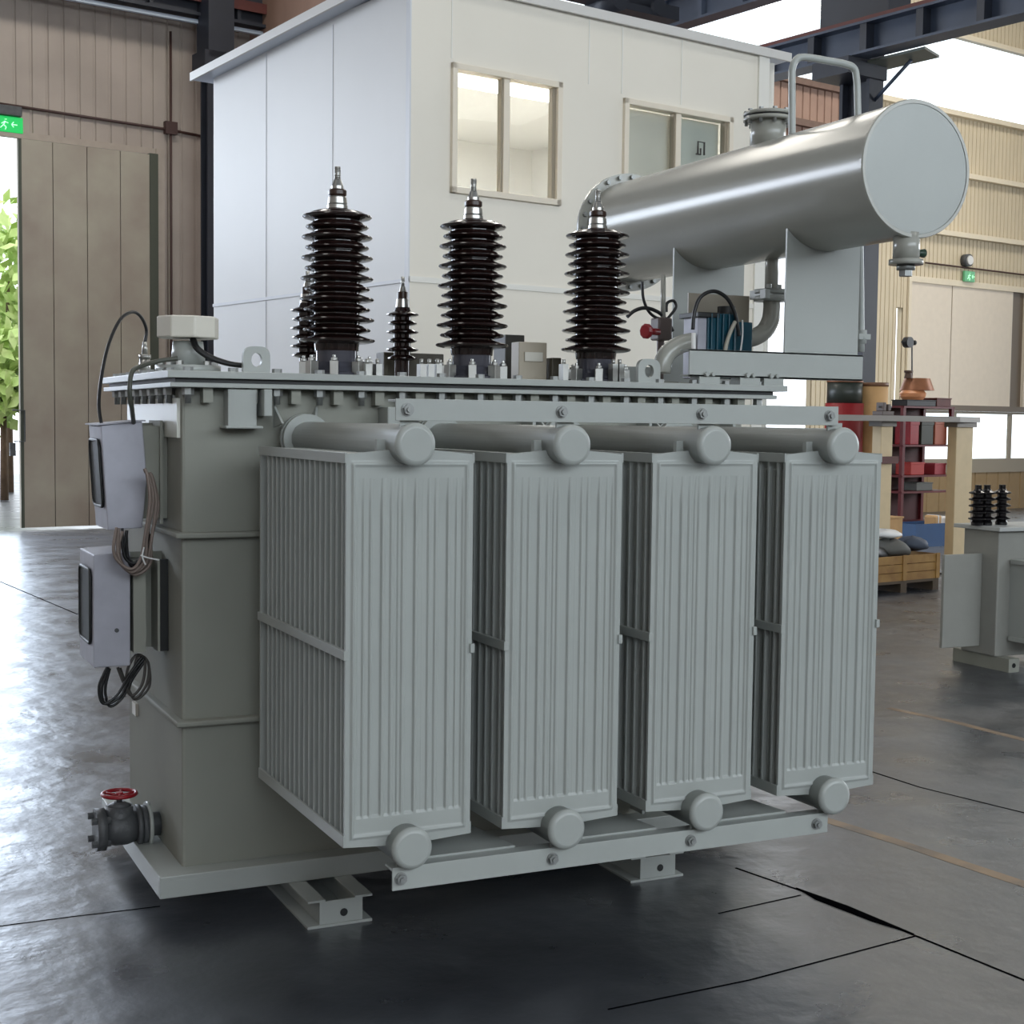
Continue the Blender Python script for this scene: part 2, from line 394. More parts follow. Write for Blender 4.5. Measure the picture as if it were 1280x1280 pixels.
# right crane runway beam, column and bracket
BU = 11.75
def rhp(px, py, u):     # point in hall plane u
    d = ray(px, py); t = (u-EYE.dot(HU))/d.dot(HU); p = EYE+d*t; return V((u, p.dot(HV), p.z))
zbm = rhp(1170, 48.5, BU).z; ztm = rhp(1130, 17.5, BU).z
b = MB(); b.box((BU-.16, -4, zbm), (BU+.14, 15.0, zbm+.03), H); b.box((BU-.01, -4, zbm+.03), (BU+.02, 15.0, ztm-.03), H); b.box((BU-.16, -4, ztm-.03), (BU+.14, 15.0, ztm), H)
bo = b.build('crane_beam', STEEL_BL, label='blue-grey crane runway beam crossing above the conservator drum', cat='beam')
b = MB(); v = -3.5
while v < 15: b.box((BU-.15, v, zbm+.03), (BU-.01, v+.1, ztm-.03), H); v += .82
b.build('stiffener_plates', STEEL_D, bo)
MB().box((BU-.08, -4, ztm), (BU+.06, 15.0, ztm+.07), H).build('crane_rail', RUSTRED, bo)
cu0, cu1, cv0, cv1 = 12.0, 12.26, 8.25, 8.72
mb = MB(); mb.box((cu0, cv0, 0), (cu1, cv0+.05, 12.4), H); mb.box((cu0, cv1-.05, 0), (cu1, cv1, 12.4), H); mb.box(((cu0+cu1)/2-.03, cv0+.05, 0), ((cu0+cu1)/2+.03, cv1-.05, 12.4), H)
mb.box((cu0-.45, cv0-.05, 6.0), (cu1, cv1+.05, zbm), H); mb.box((cu0-.05, cv0-.3, ztm+.1), (cu1+.1, cv1+.3, 12.4), H); mb.box((cu0-.1, cv0-.1, 0), (cu1+.1, cv1+.1, .04), H)
co = mb.build('steel_column', STEEL_D, label='broad dark steel column carrying the crane beam behind the conservator drum', cat='column')
q0 = rhp(1108, 75, BU); 
mb = MB(); mb.prism([H(BU+.14, 7.35, zbm-.04), H(BU+.14, 8.35, zbm-.04), H(BU+.60, 8.35, zbm-.04), H(BU+.60, 7.5, zbm-.04)], (0, 0, .03))
mb.build('bracket_plate', mat('olive_steel', (98, 104, 96), .5, noise=.1), co)
mb = MB(); mb.tube([H(BU+.4, 7.75, zbm-.05), H(cu0+.1, cv0, zbm-.45)], .022, sub=1); mb.build('bracket_brace', STEEL_BL, co)
# farther runway beam
q = rhp(908, 17, 14.0)
b = MB(); zq = q.z; b.box((13.85, 6, zq), (14.15, 20, zq+.04), H); b.box((13.98, 6, zq+.04), (14.02, 20, zq+.5), H); b.box((13.85, 6, zq+.5), (14.15, 20, zq+.55), H)
v = 6
while v < 20: b.box((13.86, v, zq+.04), (13.98, v+.08, zq+.5), H); v += .9
b.build('crane_beam', STEEL_BL, label='farther blue-grey beam cutting across the bright windows over the cabin roof', cat='beam')
# crane trolley machinery above the cabin roof
t = thing('crane_trolley', H(8.6, 9.3, 6.8), 'dark crane trolley machinery just above the roof of the white cabin', 'crane')
q = hp(775, 6, 9.5); mb = MB()
mb.box((q.x-.75, 9.3, q.z-.02), (q.x+.45, 9.7, q.z+.25), H); mb.cyl(H(q.x-.2, 9.25, q.z-.02), H(q.x-.2, 9.75, q.z-.02), .13, n=14); mb.cyl(H(q.x+.4, 9.25, q.z), H(q.x+.4, 9.75, q.z), .1, n=14)
mb.build('trolley_frame', STEEL_D, t)
mb = MB()
for dx, h in ((-.1, .25), (.22, .35), (.55, .3)): mb.tube([H(q.x+dx, 9.5, q.z-.05), H(q.x+dx+.05, 9.5, q.z+h)], .03, sub=1, n=6)
mb.box((q.x-.15, 9.3, q.z-.1), (q.x+.75, 9.6, q.z+.06), H); mb.build('hoist_gear', STEEL_D, t)
mb = MB(); mb.box((q.x-3, 9.2, q.z+.25), (q.x+.9, 9.8, q.z+.8), H); mb.build('bridge_girder', STEEL_BL, t)
# ceiling, side and rear walls; unseen window openings added for the fill lamps
mb = MB(); mb.box((-10, -14, 12.4), (60, 19.2, 12.6), H); struct(mb, 'ceiling', mat('grey_roof_sheet', (120, 120, 122), .7, noise=.1))
mb = MB(); mb.box((-10.2, -14, 0), (-10, 20, 12.4), H); struct(mb, 'wall_left', SIDING_L)
mb = MB(); mb.box((-10.2, -14.2, 0), (60, -14, 4.2), H); mb.box((-10.2, -14.2, 9.4), (60, -14, 12.4), H); mb.box((-10.2, -14.2, 4.2), (-10, -14, 9.4), H); mb.box((14, -14.2, 4.2), (60, -14, 9.4), H); struct(mb, 'wall_front', SIDING_L)  # opening cut to suit the added rear lamp
mb = MB(); mb.box((27, -14, 0), (27.2, 12, 2.4), H); mb.box((27, -14, 7.6), (27.2, 12, 12.4), H); mb.box((27, -14, 2.4), (27.2, -5, 7.6), H); mb.box((27, 9, 2.4), (27.2, 12, 7.6), H); struct(mb, 'added_wall_right', SIDING_R)  # unseen wall added to frame the right fill lamp
def glazing(name, a, b, n, axis):
    f = MB(); p = MB()
    for i in range(n+1):
        t = a[axis]+(b[axis]-a[axis])*i/n; lo = list(a); hi = list(b); lo[axis] = t-.04; hi[axis] = t+.04; f.box(lo, hi, H)
    for z in (a[2], b[2]): f.box((a[0], a[1], z-.05), (b[0], b[1], z+.05), H)
    w_ = struct(f, name, CREAM); c = 1-axis; lo = list(a); hi = list(b); mid = (a[c]+b[c])/2; lo[c] = mid-.005; hi[c] = mid+.005
    p.box(lo, hi, H).build('pane', GLASS, w_)
glazing('added_window_4', (-10, -14.15, 4.2), (14, -14.05, 9.4), 12, 0)  # unseen glazing added around the rear fill lamp
glazing('added_window_5', (27.05, -5, 2.4), (27.15, 9, 7.6), 7, 1)  # unseen glazing added around the right fill lamp
glazing('added_window_6', (-10, VL+.03, 4.6), (DL0, VL+.1, 7.6), 6, 0)  # unseen glazing added behind the far-left fill lamp

# outdoor shrubs seen through the left doorway
for j, (px, py, vv, rr) in enumerate(((10, 350, 30, 1.9), (4, 470, 27, 1.2))):
    p = hp(px, py, vv)
    t = thing('tree', H(p.x, vv, 0), ('tall sunlit green tree outside the open left doorway', 'low bright green bush outside the open left doorway')[j], 'tree')
    MB().cyl(H(p.x, vv, 0), H(p.x, vv, p.z), .09, .05, n=10).build('trunk', BARK, t)
    mb = MB()
    for i in range(900):
        d = V((random.gauss(0, 1), random.gauss(0, 1), random.gauss(0, 1))); d.normalize(); d *= rr*random.uniform(.4, 1)
        c = H(p.x, vv, p.z)+d; a = V((random.uniform(-1, 1), random.uniform(-1, 1), random.uniform(-1, 1))).normalized()*.22; bb = a.orthogonal().normalized()*.13
        mb.add([c-a, c+bb, c+a, c-bb], [(0, 1, 2, 3)])
    o = mb.build('foliage', LEAF, t); o['kind'] = 'stuff'
mb = MB(); mb.add([H(-30, 19.6, -.05), H(30, 19.6, -.05), H(30, 70, -.05), H(-30, 70, -.05)], [(0, 1, 2, 3)])
struct(mb, 'ground', mat('outdoor_concrete', (200, 200, 196), .7, noise=.1))

# floor joints, lane paint
def strip(name, pts, wd, m, z=.0015):
    P = [V((x, y, 0)) for x, y in pts]; mb = MB()
    for a, b in zip(P, P[1:]):
        d = (b-a).normalized(); n = V((-d.y, d.x, 0))*wd/2
        mb.prism([a-n, b-n, b+n, a+n], (0, 0, z))
    return struct(mb, name, m)
strip('trim_4', [(1.93, .785), (2.016, .371), (2.074, -.123), (2.125, -.62), (2.20, -1.4)], .010, JOINT)
a0, a1 = at(1143, 1171, 0), None
def fl(px, py):
    d = ray(px, py); t = -EYE.z/d.z; p = EYE+d*t; return (p.x, p.y)
strip('trim_5', [fl(1145, 1170), fl(938, 1225), fl(760, 1262)], .007, JOINT)
strip('trim_6', [fl(1001, 1119), fl(898, 1142)], .006, JOINT)
strip('trim_7', [fl(1060, 955), fl(1149, 984), fl(1300, 1021)], .010, JOINT)
strip('trim_8', [fl(-60, 705), fl(0, 727), fl(97, 768)], .016, JOINT)
strip('trim_9', [fl(-40, 1163), fl(90, 1146), fl(200, 1133)], .004, JOINT)
# dark wedge: gaping joint plus the raised floor plate's shade, painted flat
w0 = [fl(995, 1110), fl(1060, 1133), fl(1143, 1168), fl(1090, 1152), fl(1020, 1125)]
mb = MB(); mb.prism([V((x, y, .0)) for x, y in w0], (0, 0, .003)); struct(mb, 'trim_10', JOINT)
strip('trim_11', [fl(1010, 1018), fl(1120, 1052), fl(1300, 1112)], .07, YELLOW, .001)
strip('trim_12', [fl(1110, 885), fl(1195, 903), fl(1300, 930)], .06, YELLOW, .001)

# ================================================================= white cabin
u0, u1, v0, v1 = 3.369, 6.86, 5.0, 8.21
cab = thing('site_cabin', H(u0, v0, 0), 'white two-storey panel cabin with sliding windows standing behind the transformer', 'cabin')
def panel_wall(mb, a0, a1, z0, z1, pos, openings=(), along='u', th=.06, out=-1):
    cuts = sorted({a0, a1, *[o[0] for o in openings], *[o[1] for o in openings]})
    for x0, x1 in zip(cuts, cuts[1:]):
        zz = [(z0, z1)]
        for o in openings:
            if o[0] <= x0+1e-6 and x1 <= o[1]+1e-6: zz = [(z0, o[2]), (o[3], z1)]
        for za, zb_ in zz:
            if along == 'u': mb.box((x0, pos, za), (x1, pos+th, zb_), H)
            else: mb.box((pos, x0, za), (pos+th, x1, zb_), H)
W1 = (3.70, 4.69, 3.405, 4.315); W2 = (5.30, 6.47, 3.405, 4.29)
ZS, ZT = 2.775, 4.86
mb = MB(); panel_wall(mb, u0, u1, 0, ZT, v0, (W1, W2)); mb.build('front_wall', WHITE_F, cab)
mb = MB(); panel_wall(mb, v0+.06, v1, 0, ZT-.05, u0, (), 'v'); mb.build('side_wall', WHITE, cab)
mb = MB(); mb.box((u0+.06, v1-.06, 0), (u1, v1, 4.7), H); mb.box((u1-.06, v0+.06, 0), (u1, v1-.06, 4.7), H); mb.build('rear_wall', WHITE, cab)
mb = MB(); mb.box((u0+.06, v0+.06, ZS-.05), (u1-.06, v1-.06, ZS+.05), H); mb.build('upper_floor', WHITE_F, cab)
mb = MB(); mb.box((u0+.06, v0+.06, 4.50), (u1-.06, v1-.06, 4.54), H); mb.build('inner_ceiling', WHITE, cab)
# panel joints
mb = MB()
for px in (3.70, 4.95, 5.28, 5.9): mb.box((px, v0-.004, (W1[3]+.03 if px < 5 else W2[3]+.03)), (px+.010, v0, ZT-.03), H)
mb.box((u0-.004, v0-.010, ZS-.02), (u1, v0, ZS+.02), H)
mb.box((u1-.1, v0-.02, 0), (u1+.02, v0+.08, ZT-.02), H)
mb.build('joint_strips', mat('joint_white', (232, 230, 222), .4), cab)
mb = MB()
for k in (1, 2): mb.box((u0-.004, v0+k*1.1, 0), (u0, v0+k*1.1+.008, 4.75), H)
mb.box((u0-.010, v0, ZS-.02), (u0, v1, ZS+.005), H); mb.box((u0-.012, v0, 0), (u0, v0+.05, ZT), H)
mb.build('corner_flashing', mat('flashing_grey', (214, 216, 220), .4), cab)
# roof: sloping slab with metal edge
def roofpt(u, v, z): return H(u, v, z-(v-v0)*.035)
mb = MB(); mb.box((u0-.13, v0-.03, ZT-.02), (u1+.24, v1+.16, ZT+.02), roofpt); ro = mb.build('roof', mat('roof_edge_white', (206, 212, 222), .3), cab)
mb = MB(); mb.box((u0-.15, v0-.05, ZT-.03), (u1+.25, v0-.03, ZT+.04), roofpt); mb.box((u0-.15, v0-.03, ZT-.03), (u0-.13, v1+.16, ZT+.04), roofpt)
mb.build('edge_flashing', mat('flashing_bright', (214, 212, 208), .3), ro)
# downpipe at the right corner
mb = MB(); mb.tube([H(u1+.10, v0+.05, ZT-.05), H(u1+.10, v0+.05, 1.0)], .035, sub=1); mb.build('downpipe', mat('joint_white', (232, 230, 222)), cab)
def slide_window(w, label, paper=False):
    a, b, z0, z1 = w; fwid = .045
    mb = MB()
    for (x0, x1, y0, y1) in ((a, b, z0, z0+fwid), (a, b, z1-fwid, z1), (a, a+fwid, z0, z1), (b-fwid, b, z0, z1)): mb.box((x0, v0-.03, y0), (x1, v0+.07, y1), H)
    f = mb.build('window', CREAM, cab, bevel=.004); f['label'] = label
    mid = (a+b)/2; dk = mat('window_rail_greige', (150, 140, 122), .4)  # sash rails in a darker greige than the cream frame
    mb = MB(); mb.box((mid-.035, v0-.01, z0+fwid), (mid+.02, v0+.05, z1-fwid), H); mb.build('meeting_rail', CREAM, f)
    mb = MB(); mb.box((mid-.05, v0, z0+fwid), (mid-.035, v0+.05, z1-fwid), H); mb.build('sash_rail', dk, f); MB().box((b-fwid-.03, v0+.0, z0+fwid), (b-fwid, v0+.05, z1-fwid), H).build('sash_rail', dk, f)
    MB().box((a+fwid, v0+.025, z0+fwid), (b-fwid, v0+.03, z1-fwid), H).build('pane', GLASS, f)
    return f
slide_window(W1, 'cream sliding window looking into the lit upper room')
f2 = slide_window(W2, 'cream sliding window partly screened by blinds')
mb = MB(); mb.box((W2[0]+.06, v0+.09, W2[2]), ((W2[0]+W2[1])/2+.0, v0+.10, W2[3]-.05), H); mb.build('blind', mat('pale_blind', (240, 234, 220), .6), f2)
mb = MB(); mb.box(((W2[0]+W2[1])/2+.02, v0+.09, W2[2]), (W2[1]-.06, v0+.10, W2[3]-.05), H); mb.build('screen', mat('pale_screen', (222, 224, 214), .6), f2)
q = hp(878, 185, v0)
mb = MB(); mb.tube([H(q.x-.03, v0+.02, q.z-.05), H(q.x-.03, v0+.02, q.z+.05), H(q.x+.04, v0+.02, q.z+.05), H(q.x+.04, v0+.02, q.z-.05)], .008, sub=1, n=6)
mb.tube([H(q.x-.05, v0+.02, q.z-.05), H(q.x-.0, v0+.02, q.z-.05), H(q.x-.0, v0+.02, q.z-.0)], .007, sub=1, n=6)
mb.build('window_catch', CABLE, f2)
# room lamp inside the upper room (fluorescent) lights the room seen through the window
mb = MB(); mb.box((4.2, 5.9, 4.44), (5.6, 6.05, 4.49), H); mb.build('room_lamp', emit('tube_light', (255, 250, 244), 7), cab)
l = area('room_lamp_light', 4.9, 6.4, 4.42, 1.4, 1.2, (0, 0, -1), 70, (1, .98, .96))

# ================================================================= power transformer
TF, TB, TX0, TX1 = 1.10, 2.10, -.235, 2.13      # tank
tr = thing('power_transformer', (0.95, 1.4, 0), 'large grey oil-filled power transformer with four radiators, brown bushings and a conservator drum', 'transformer')
TZ = 1.90
mb = MB(); mb.box((TX0, TF, .16), (TX1, TB, TZ))
tank = mb.build('tank', GREY_D, tr, bevel=.012)
# horizontal ledges round the tank
for z in (1.372, .70):
    mb = MB(); mb.box((TX0-.03, TF-.045, z-.006), (TX1+.03, TB+.03, z+.014)); mb.build('ledge', GREY_D, tr, bevel=.006)
# base skirt
mb = MB(); mb.box((TX0-.10, TF-.09, .16), (TX1+.06, TB+.09, .178)); mb.box((TX0-.10, TF-.09, .10), (TX1+.06, TF-.075, .165)); mb.box((TX0-.10, TB+.075, .10), (TX1+.06, TB+.09, .165))
mb.box((TX0-.10, TF-.075, .10), (TX0-.085, TB+.075, .165)); mb.box((TX1+.045, TF-.09, .10), (TX1+.06, TB+.09, .165)); mb.box((TX0-.05, TF-.03, .10), (TX1, TB, .16))
mb.build('base_frame', GREY, tr, bevel=.003)
# tank stiffeners
mb = MB(); mb.box((.50, TF-.10, .20), (.62, TF, 1.84)); mb.build('stiffener', GREY, tr, bevel=.006)
for x in (1.10, 1.62, 2.02):
    mb = MB(); mb.box((x-.005, TF-.10, .20), (x+.008, TF, 1.87)); mb.build('stiffener', GREY, tr)
mb = MB(); mb.box((TX0-.012, TF+.02, 1.72), (TX0, TB-.05, 1.86)); mb.build('end_band', mat('glare_enamel', (206, 206, 196), .3), tr)  # pale colour stands in for a bright reflection on the tank end
# lifting lug under the flange
mb = MB(); mb.box((-.085, TF-.06, 1.76), (.02, TF, 1.895)); mb.box((-.10, TF-.09, 1.755), (.035, TF, 1.765)); mb.build('lifting_bracket', GREY, tr, bevel=.004)
mb = MB(); mb.box((.035, TF-.10, 1.80), (.065, TF, 1.895)); mb.build('lifting_bracket', GREY, tr, bevel=.003)
# flange and cover
CX0, CX1, CY0, CY1 = -.30, 2.30, 1.02, 2.36
mb = MB(); mb.box((CX0+.01, CY0+.005, 1.898), (CX1-.05, CY1-.01, 1.914)); mb.build('tank_flange', GREY, tr, bevel=.002)
mb = MB(); mb.box((CX0+.03, CY0+.02, 1.914), (CX1-.06, CY1-.03, 1.930)); mb.build('gasket', DARK, tr)
mb = MB(); mb.box((CX0, CY0, 1.930), (CX1, CY1, 1.955)); cover = mb.build('cover', GREY, tr, bevel=.002)
def bolt_mb(x, y):
    m_ = MB(); m_.hexnut((x, y, 1.872), (x, y, 1.898), .021); m_.cyl((x, y, 1.842), (x, y, 1.957), .012, n=10); m_.hexnut((x, y, 1.955), (x, y, 1.970), .018); return m_
b0 = bolt_mb(CX0+.08, CY0+.045).build('flange_bolt', ZINC, tr, origin=(CX0+.08, CY0+.045, 1.9))
nb = 16
for i in range(1, nb):
    copy(b0, tr, ((CX1-.12-CX0-.08)*i/(nb-1), 0, 0))
for i in range(1, 9): copy(b0, tr, (-.035, i*.145, 0))
# small clamp tabs between the bolts
t0 = MB().box((CX0+.13, CY0+.03, 1.845), (CX0+.165, CY0+.075, 1.898)).build('clamp_tab', GREY_D, tr, origin=(CX0+.14, CY0+.05, 1.87))
for i in range(1, nb-1): copy(t0, tr, ((CX1-.12-CX0-.08)*i/(nb-1), 0, 0))

# ---- radiators
PW, PS, RZ0, RZ1, RD = .406, .519, .519, 1.70, .93
def sstep(a, b, x):
    t = max(0, min(1, (x-a)/(b-a))); return t*t*(3-2*t)
CH = []
for c, h in ((.24, .020), (.5, .020), (.76, .020)): CH.append((c*PW, h*.72))
for c in (.11, .165, .325, .385, .445-.03, .58, .62, .675, .845, .895): CH.append((c*PW, .008))
def relief(x, z):
    """sheet relief of the outer fin: rounded border bead, vertical flutes"""
    y = 0
    zt = RZ1-.02; zb_ = RZ0+.02
    ex = min(x-.022, PW-.022-x); top = zt-.018-z; bot = z-zb_-.012
    e = min(ex, top, bot)
    y -= .007*math.exp(-(e/.0045)**2)               # bead line
    ft = sstep(RZ1-.115, RZ1-.10, z); fb = sstep(RZ0+.105, RZ0+.085, z)
    for c, h in CH:
        zt_ = RZ1-.094
        if z < zt_ and z > RZ0+.09:
            hh = h
            if z > zt_-h: hh = math.sqrt(max(0, h*h-(z-zt_+h)**2))
            if hh > 1e-4: y += (.0085 if h > .01 else .0055)*sstep(hh+.0014, max(hh-.0016, 0), abs(x-c))
    return y
def fin_outer(name, parent, x0):
    nx = 200; zs = []
    z = RZ0
    while z < RZ1-1e-6:
        zs.append(z); z += .004 if (z < RZ0+.12 or z > RZ1-.15) else .07
    zs.append(RZ1)
    vs = []; fs = []
    for z in zs:
        for i in range(nx+1):
            x = PW*i/nx
            g = (z-RZ1+.03)/.03 if z > RZ1-.03 else 0
            zz = z
            if z > RZ1-.03: zz = z+.012*g*(1-abs(2*x/PW-1))*1.6-.008*g
            if z < RZ0+.03:
                g = (RZ0+.03-z)/.03; zz = z-.010*g*(1-abs(2*x/PW-1))*1.2+.004*g
            vs.append((x0+x, relief(x, z), zz))
    m_ = len(zs)
    for j in range(m_-1):
        for i in range(nx):
            a = j*(nx+1)+i; fs.append((a, a+1, a+nx+2, a+nx+1))
    mb = MB(); mb.add(vs, fs, True)
    # flat back and sides
    K = len(vs)
    rim = [j*(nx+1) for j in range(m_)]; rim2 = [j*(nx+1)+nx for j in range(m_)]
    bot = list(range(nx+1)); topi = [(m_-1)*(nx+1)+i for i in range(nx+1)]
    for chain in (rim, rim2, bot, topi):
        pv = [vs[i] for i in chain]; n = len(pv)
        mb.add(pv+[(p[0], .012, p[2]) for p in pv], [(i, i+1, n+i+1, n+i) for i in range(n-1)])
    mb.box((x0+.001, .011, RZ0+.003), (x0+PW-.001, .013, RZ1-.008))
    return mb.build(name, GREY, parent, origin=(x0, 0, RZ0))
NF = 17
HX = .191
def radiator(parent):
    r = MB()
    # edge bars on both flanks: top, middle, bottom
    for x in (-.004, PW-.004):
        r.box((x, 0, RZ1-.035), (x+.008, RD, RZ1-.004)); r.box((x, 0, RZ0+.004), (x+.008, RD, RZ0+.040)); r.box((x-.003, -.008, 1.085), (x+.011, RD+.005, 1.113))
    r.box((0, RD-.012, RZ0), (PW, RD, RZ1-.01))
    root = r.build('radiator', GREY, parent, origin=(0, 0, RZ0), bevel=.001)
    fin_outer('outer_fin', root, 0)
    pitch = (RD-.03)/NF
    f = MB(); y = pitch
    f.box((.004, y-.006, RZ0+.01), (PW-.004, y+.006, RZ1-.008)); f.box((.022, y-.016, RZ0+.06), (PW-.022, y+.016, RZ1-.06))
    f0 = f.build('fin', GREY, root, origin=(0, y, RZ0), bevel=.004)
    for i in range(1, NF-1):
        c = f0.copy(); COL.objects.link(c); c.location = V(f0.location)+V((0, pitch*i, 0))
    # headers
    for z, nm in ((1.722, 'top'), (.517, 'bottom')):
        h = MB(); h.loft((HX, -.075, z), (HX, TF, z), [(0, .048), (.004, .060), (.012, .064), (.018, .064), (.019, .060), (1, .060)], 36)
        for y in (.985, 1.02): h.cyl((HX, y, z), (HX, y+.022, z), .088, n=30)
        h.build('header_pipe', GREY, root, bevel=0)
        # lug under the rail
    b = MB()
    b.box((HX-.03, -.015, 1.77), (HX+.03, -.005, 1.80)); b.box((HX-.03, -.015, .45), (HX+.03, -.005, .47))
    b.box((HX-.085, .03, 1.70), (HX-.045, .05, 1.735)); b.build('rail_lug', GREY, root)
    # gusset ribs by the tank
    g = MB(); g.prism([(HX-.10, TF-.13, 1.775), (HX-.10, TF-.02, 1.84), (HX-.10, TF-.02, 1.76)], (.008, 0, 0)); g.build('gusset', GREY, root); g = MB(); g.prism([(HX+.02, TF-.13, 1.775), (HX+.06, TF-.02, 1.84), (HX+.02, TF-.02, 1.76)], (.008, 0, 0))
    g.build('gusset', GREY, root)
    return root
r0 = radiator(tr)
def copy_deep(o, parent, off):
    c = o.copy(); COL.objects.link(c); c.parent = parent; c.matrix_parent_inverse = o.matrix_parent_inverse.copy()
    if off is not None: c.location = V(o.location)+V(off)
    for ch in list(o.children):
        d = copy_deep(ch, c, None)
    return c
for k in range(1, 4): copy_deep(r0, tr, (PS*k, 0, 0))
# tie rails
for z0, z1, nm in ((1.792, 1.856, 'top'), (.385, .455, 'bottom')):
    x0 = .14; x1 = 1.745
    rl = MB(); rl.box((x0, -.035, z0), (x1, -.028, z1))
    if nm == 'bottom': rl.box((x0, -.03, z1-.012), (x1, .03, z1-.004))
    else: rl.box((x0, -.03, z1-.010), (x1, .03, z1-.003))
    ro_ = rl.build('tie_rail', GREY, tr, bevel=.001)
    for k in range(4):
        x = HX+(-.015 if nm == 'top' else -.025)+k*.510; zc = (z0+z1)/2
        b = MB(); b.hexnut((x, -.050, zc), (x, -.035, zc), .016); b.cyl((x, -.056, zc), (x, -.050, zc), .008, n=10); b.cyl((x, -.038, zc), (x, -.035, zc), .020, n=16)
        b.build('rail_bolt', ZINC, ro_)
# ledger plates behind the lower rail
for k in range(4):
    x = HX+.085+k*PS
    mb = MB(); w_ = .30 if k < 3 else .0
    if k < 3: mb.prism([(x, .03, .445), (x+.30, .03, .445), (x+.18, .95, .445), (x-.1, .95, .445)], (0, 0, .012)); mb.build('support_plate', GREY, tr)

# feet
for x in (at(427, 1156, .78).x, at(823, 1097, .78).x):
    f = MB(); a, b = x-.08, x+.08
    f.box((a-.045, .78, .0), (b+.035, 2.35, .010)); f.box((a-.045, .78, .092), (a+.02, 2.35, .10)); f.box((b-.03, .78, .092), (b+.035, 2.35, .10))
    f.box((a, .79, .01), (a+.008, 2.34, .092)); f.box((b-.008, .79, .01), (b, 2.34, .092)); f.box((a, .785, .01), (b, .793, .092))
    fo = f.build('foot_channel', GREY, tr, bevel=.001)
    MB().cyl((x+.01, .7835, .045), (x+.01, .786, .045), .014, n=20).build('hole', DARK, fo)

# ---- high-voltage bushings
def bushing(x, y, label=None):
    z0 = 1.955
    root = MB()
    prof = []
    n = 13; zt, zb_ = 2.585, 2.105
    pitch = (zt-zb_)/(n-1)
    prof = [(.085, 2.06)]
    for i in range(n):
        z = zb_+pitch*i; r = (.150-.0012*i) if i % 2 == 0 else .134-.001*i
        prof += [(.088, z-.019), (.10, z-.0165), (r-.025, z-.015), (r-.006, z-.0105), (r, z-.005), (r-.003, z), (r-.02, z+.005), (.10, z+.013), (.088, z+.017)]
    prof += [(.05, zt+.020), (0.0, zt+.022)]
    b = MB().lathe((x, y, 0), prof, 48).build('bushing', PORC, tr, origin=(x, y, z0))
    MB().lathe((x, y, 0), [(0, z0), (.12, z0), (.12, z0+.018), (.105, z0+.022), (.088, z0+.045), (.080, z0+.06), (.080, 2.085), (.06, 2.09)], 40).build('collar', mat('glazed_grey', (70, 70, 78), .15), b)
    t = MB().lathe((x, y, 0), [(0, 2.60), (.040, 2.60), (.040, 2.625), (.036, 2.627), (.038, 2.632), (.036, 2.655), (.030, 2.662)], 28)
    t.lathe((x, y, 0), [(.024, 2.685), (.024, 2.70), (.018, 2.715), (.014, 2.725)], 24); t.cyl((x, y, 2.72), (x, y, 2.775), .011, n=16)
    for zz in range(7): t.cyl((x, y, 2.727+zz*.007), (x, y, 2.730+zz*.007), .0125, n=14)
    t.build('terminal', STEEL, b)
    MB().lathe((x, y, 0), [(0, 2.660), (.031, 2.660), (.036, 2.667), (.036, 2.682), (.030, 2.688), (0, 2.688)], 28).build('terminal_ring', mat('brown_ring', (54, 36, 28), .3), b)
    MB().lathe((x, y, 0), [(.044, 2.592), (.044, 2.612), (.03, 2.613)], 28).build('neck_ring', mat('brown_ring', (54, 36, 28), .3), b)
    for k in range(8):
        a = 2*PI*(k+.5)/8; ca, sa = math.cos(a), math.sin(a); R_ = .128
        c = MB(); T = lambda u, v, z: V((x+u*ca-v*sa, y+u*sa+v*ca, z))
        c.box((R_-.022, -.016, z0), (R_+.018, .016, z0+.062), T); c.hexnut((x+R_*ca, y+R_*sa, z0+.062), (x+R_*ca, y+R_*sa, z0+.074), .013); c.cyl((x+R_*ca, y+R_*sa, z0+.07), (x+R_*ca, y+R_*sa, z0+.085), .007, n=8)
        c.build('clamp', STEEL, b, bevel=.002)
    return b
for px, py in ((421, 420), (590, 420), (745, 420)):
    p = at(px, py, 1.45); bushing(p.x, 1.45)
# ---- low-voltage bushings at the back of the cover
def lv(x, y):
    z0 = 1.955; prof = [(.032, z0), (.032, 2.05)]
    for i in range(6):
        z = 2.055+i*.037; r = .069 if i % 2 == 1 else .062
        prof += [(.036, z-.011), (r-.01, z-.007), (r, z-.003), (r-.001, z+.002), (.045, z+.010), (.036, z+.013)]
    prof += [(.03, 2.27), (0, 2.271)]
    b = MB().lathe((x, y, 0), prof, 32).build('small_bushing', PORC, tr, origin=(x, y, z0))
    t = MB().lathe((x, y, 0), [(0, 2.27), (.030, 2.27), (.026, 2.305), (.020, 2.306)], 24); t.lathe((x, y, 0), [(.012, 2.335), (.016, 2.337), (.010, 2.36)], 20); t.cyl((x, y, 2.35), (x, y, 2.40), .008, n=12)
    t.build('terminal', STEEL, b)
    MB().lathe((x, y, 0), [(0, 2.305), (.022, 2.305), (.022, 2.335), (0, 2.336)], 24).build('terminal_ring', mat('brown_ring', (54, 36, 28)), b)
    return b
lv(at(503, 420, 1.8).x, 1.8); lv(at(384, 420, 1.8).x, 1.8)
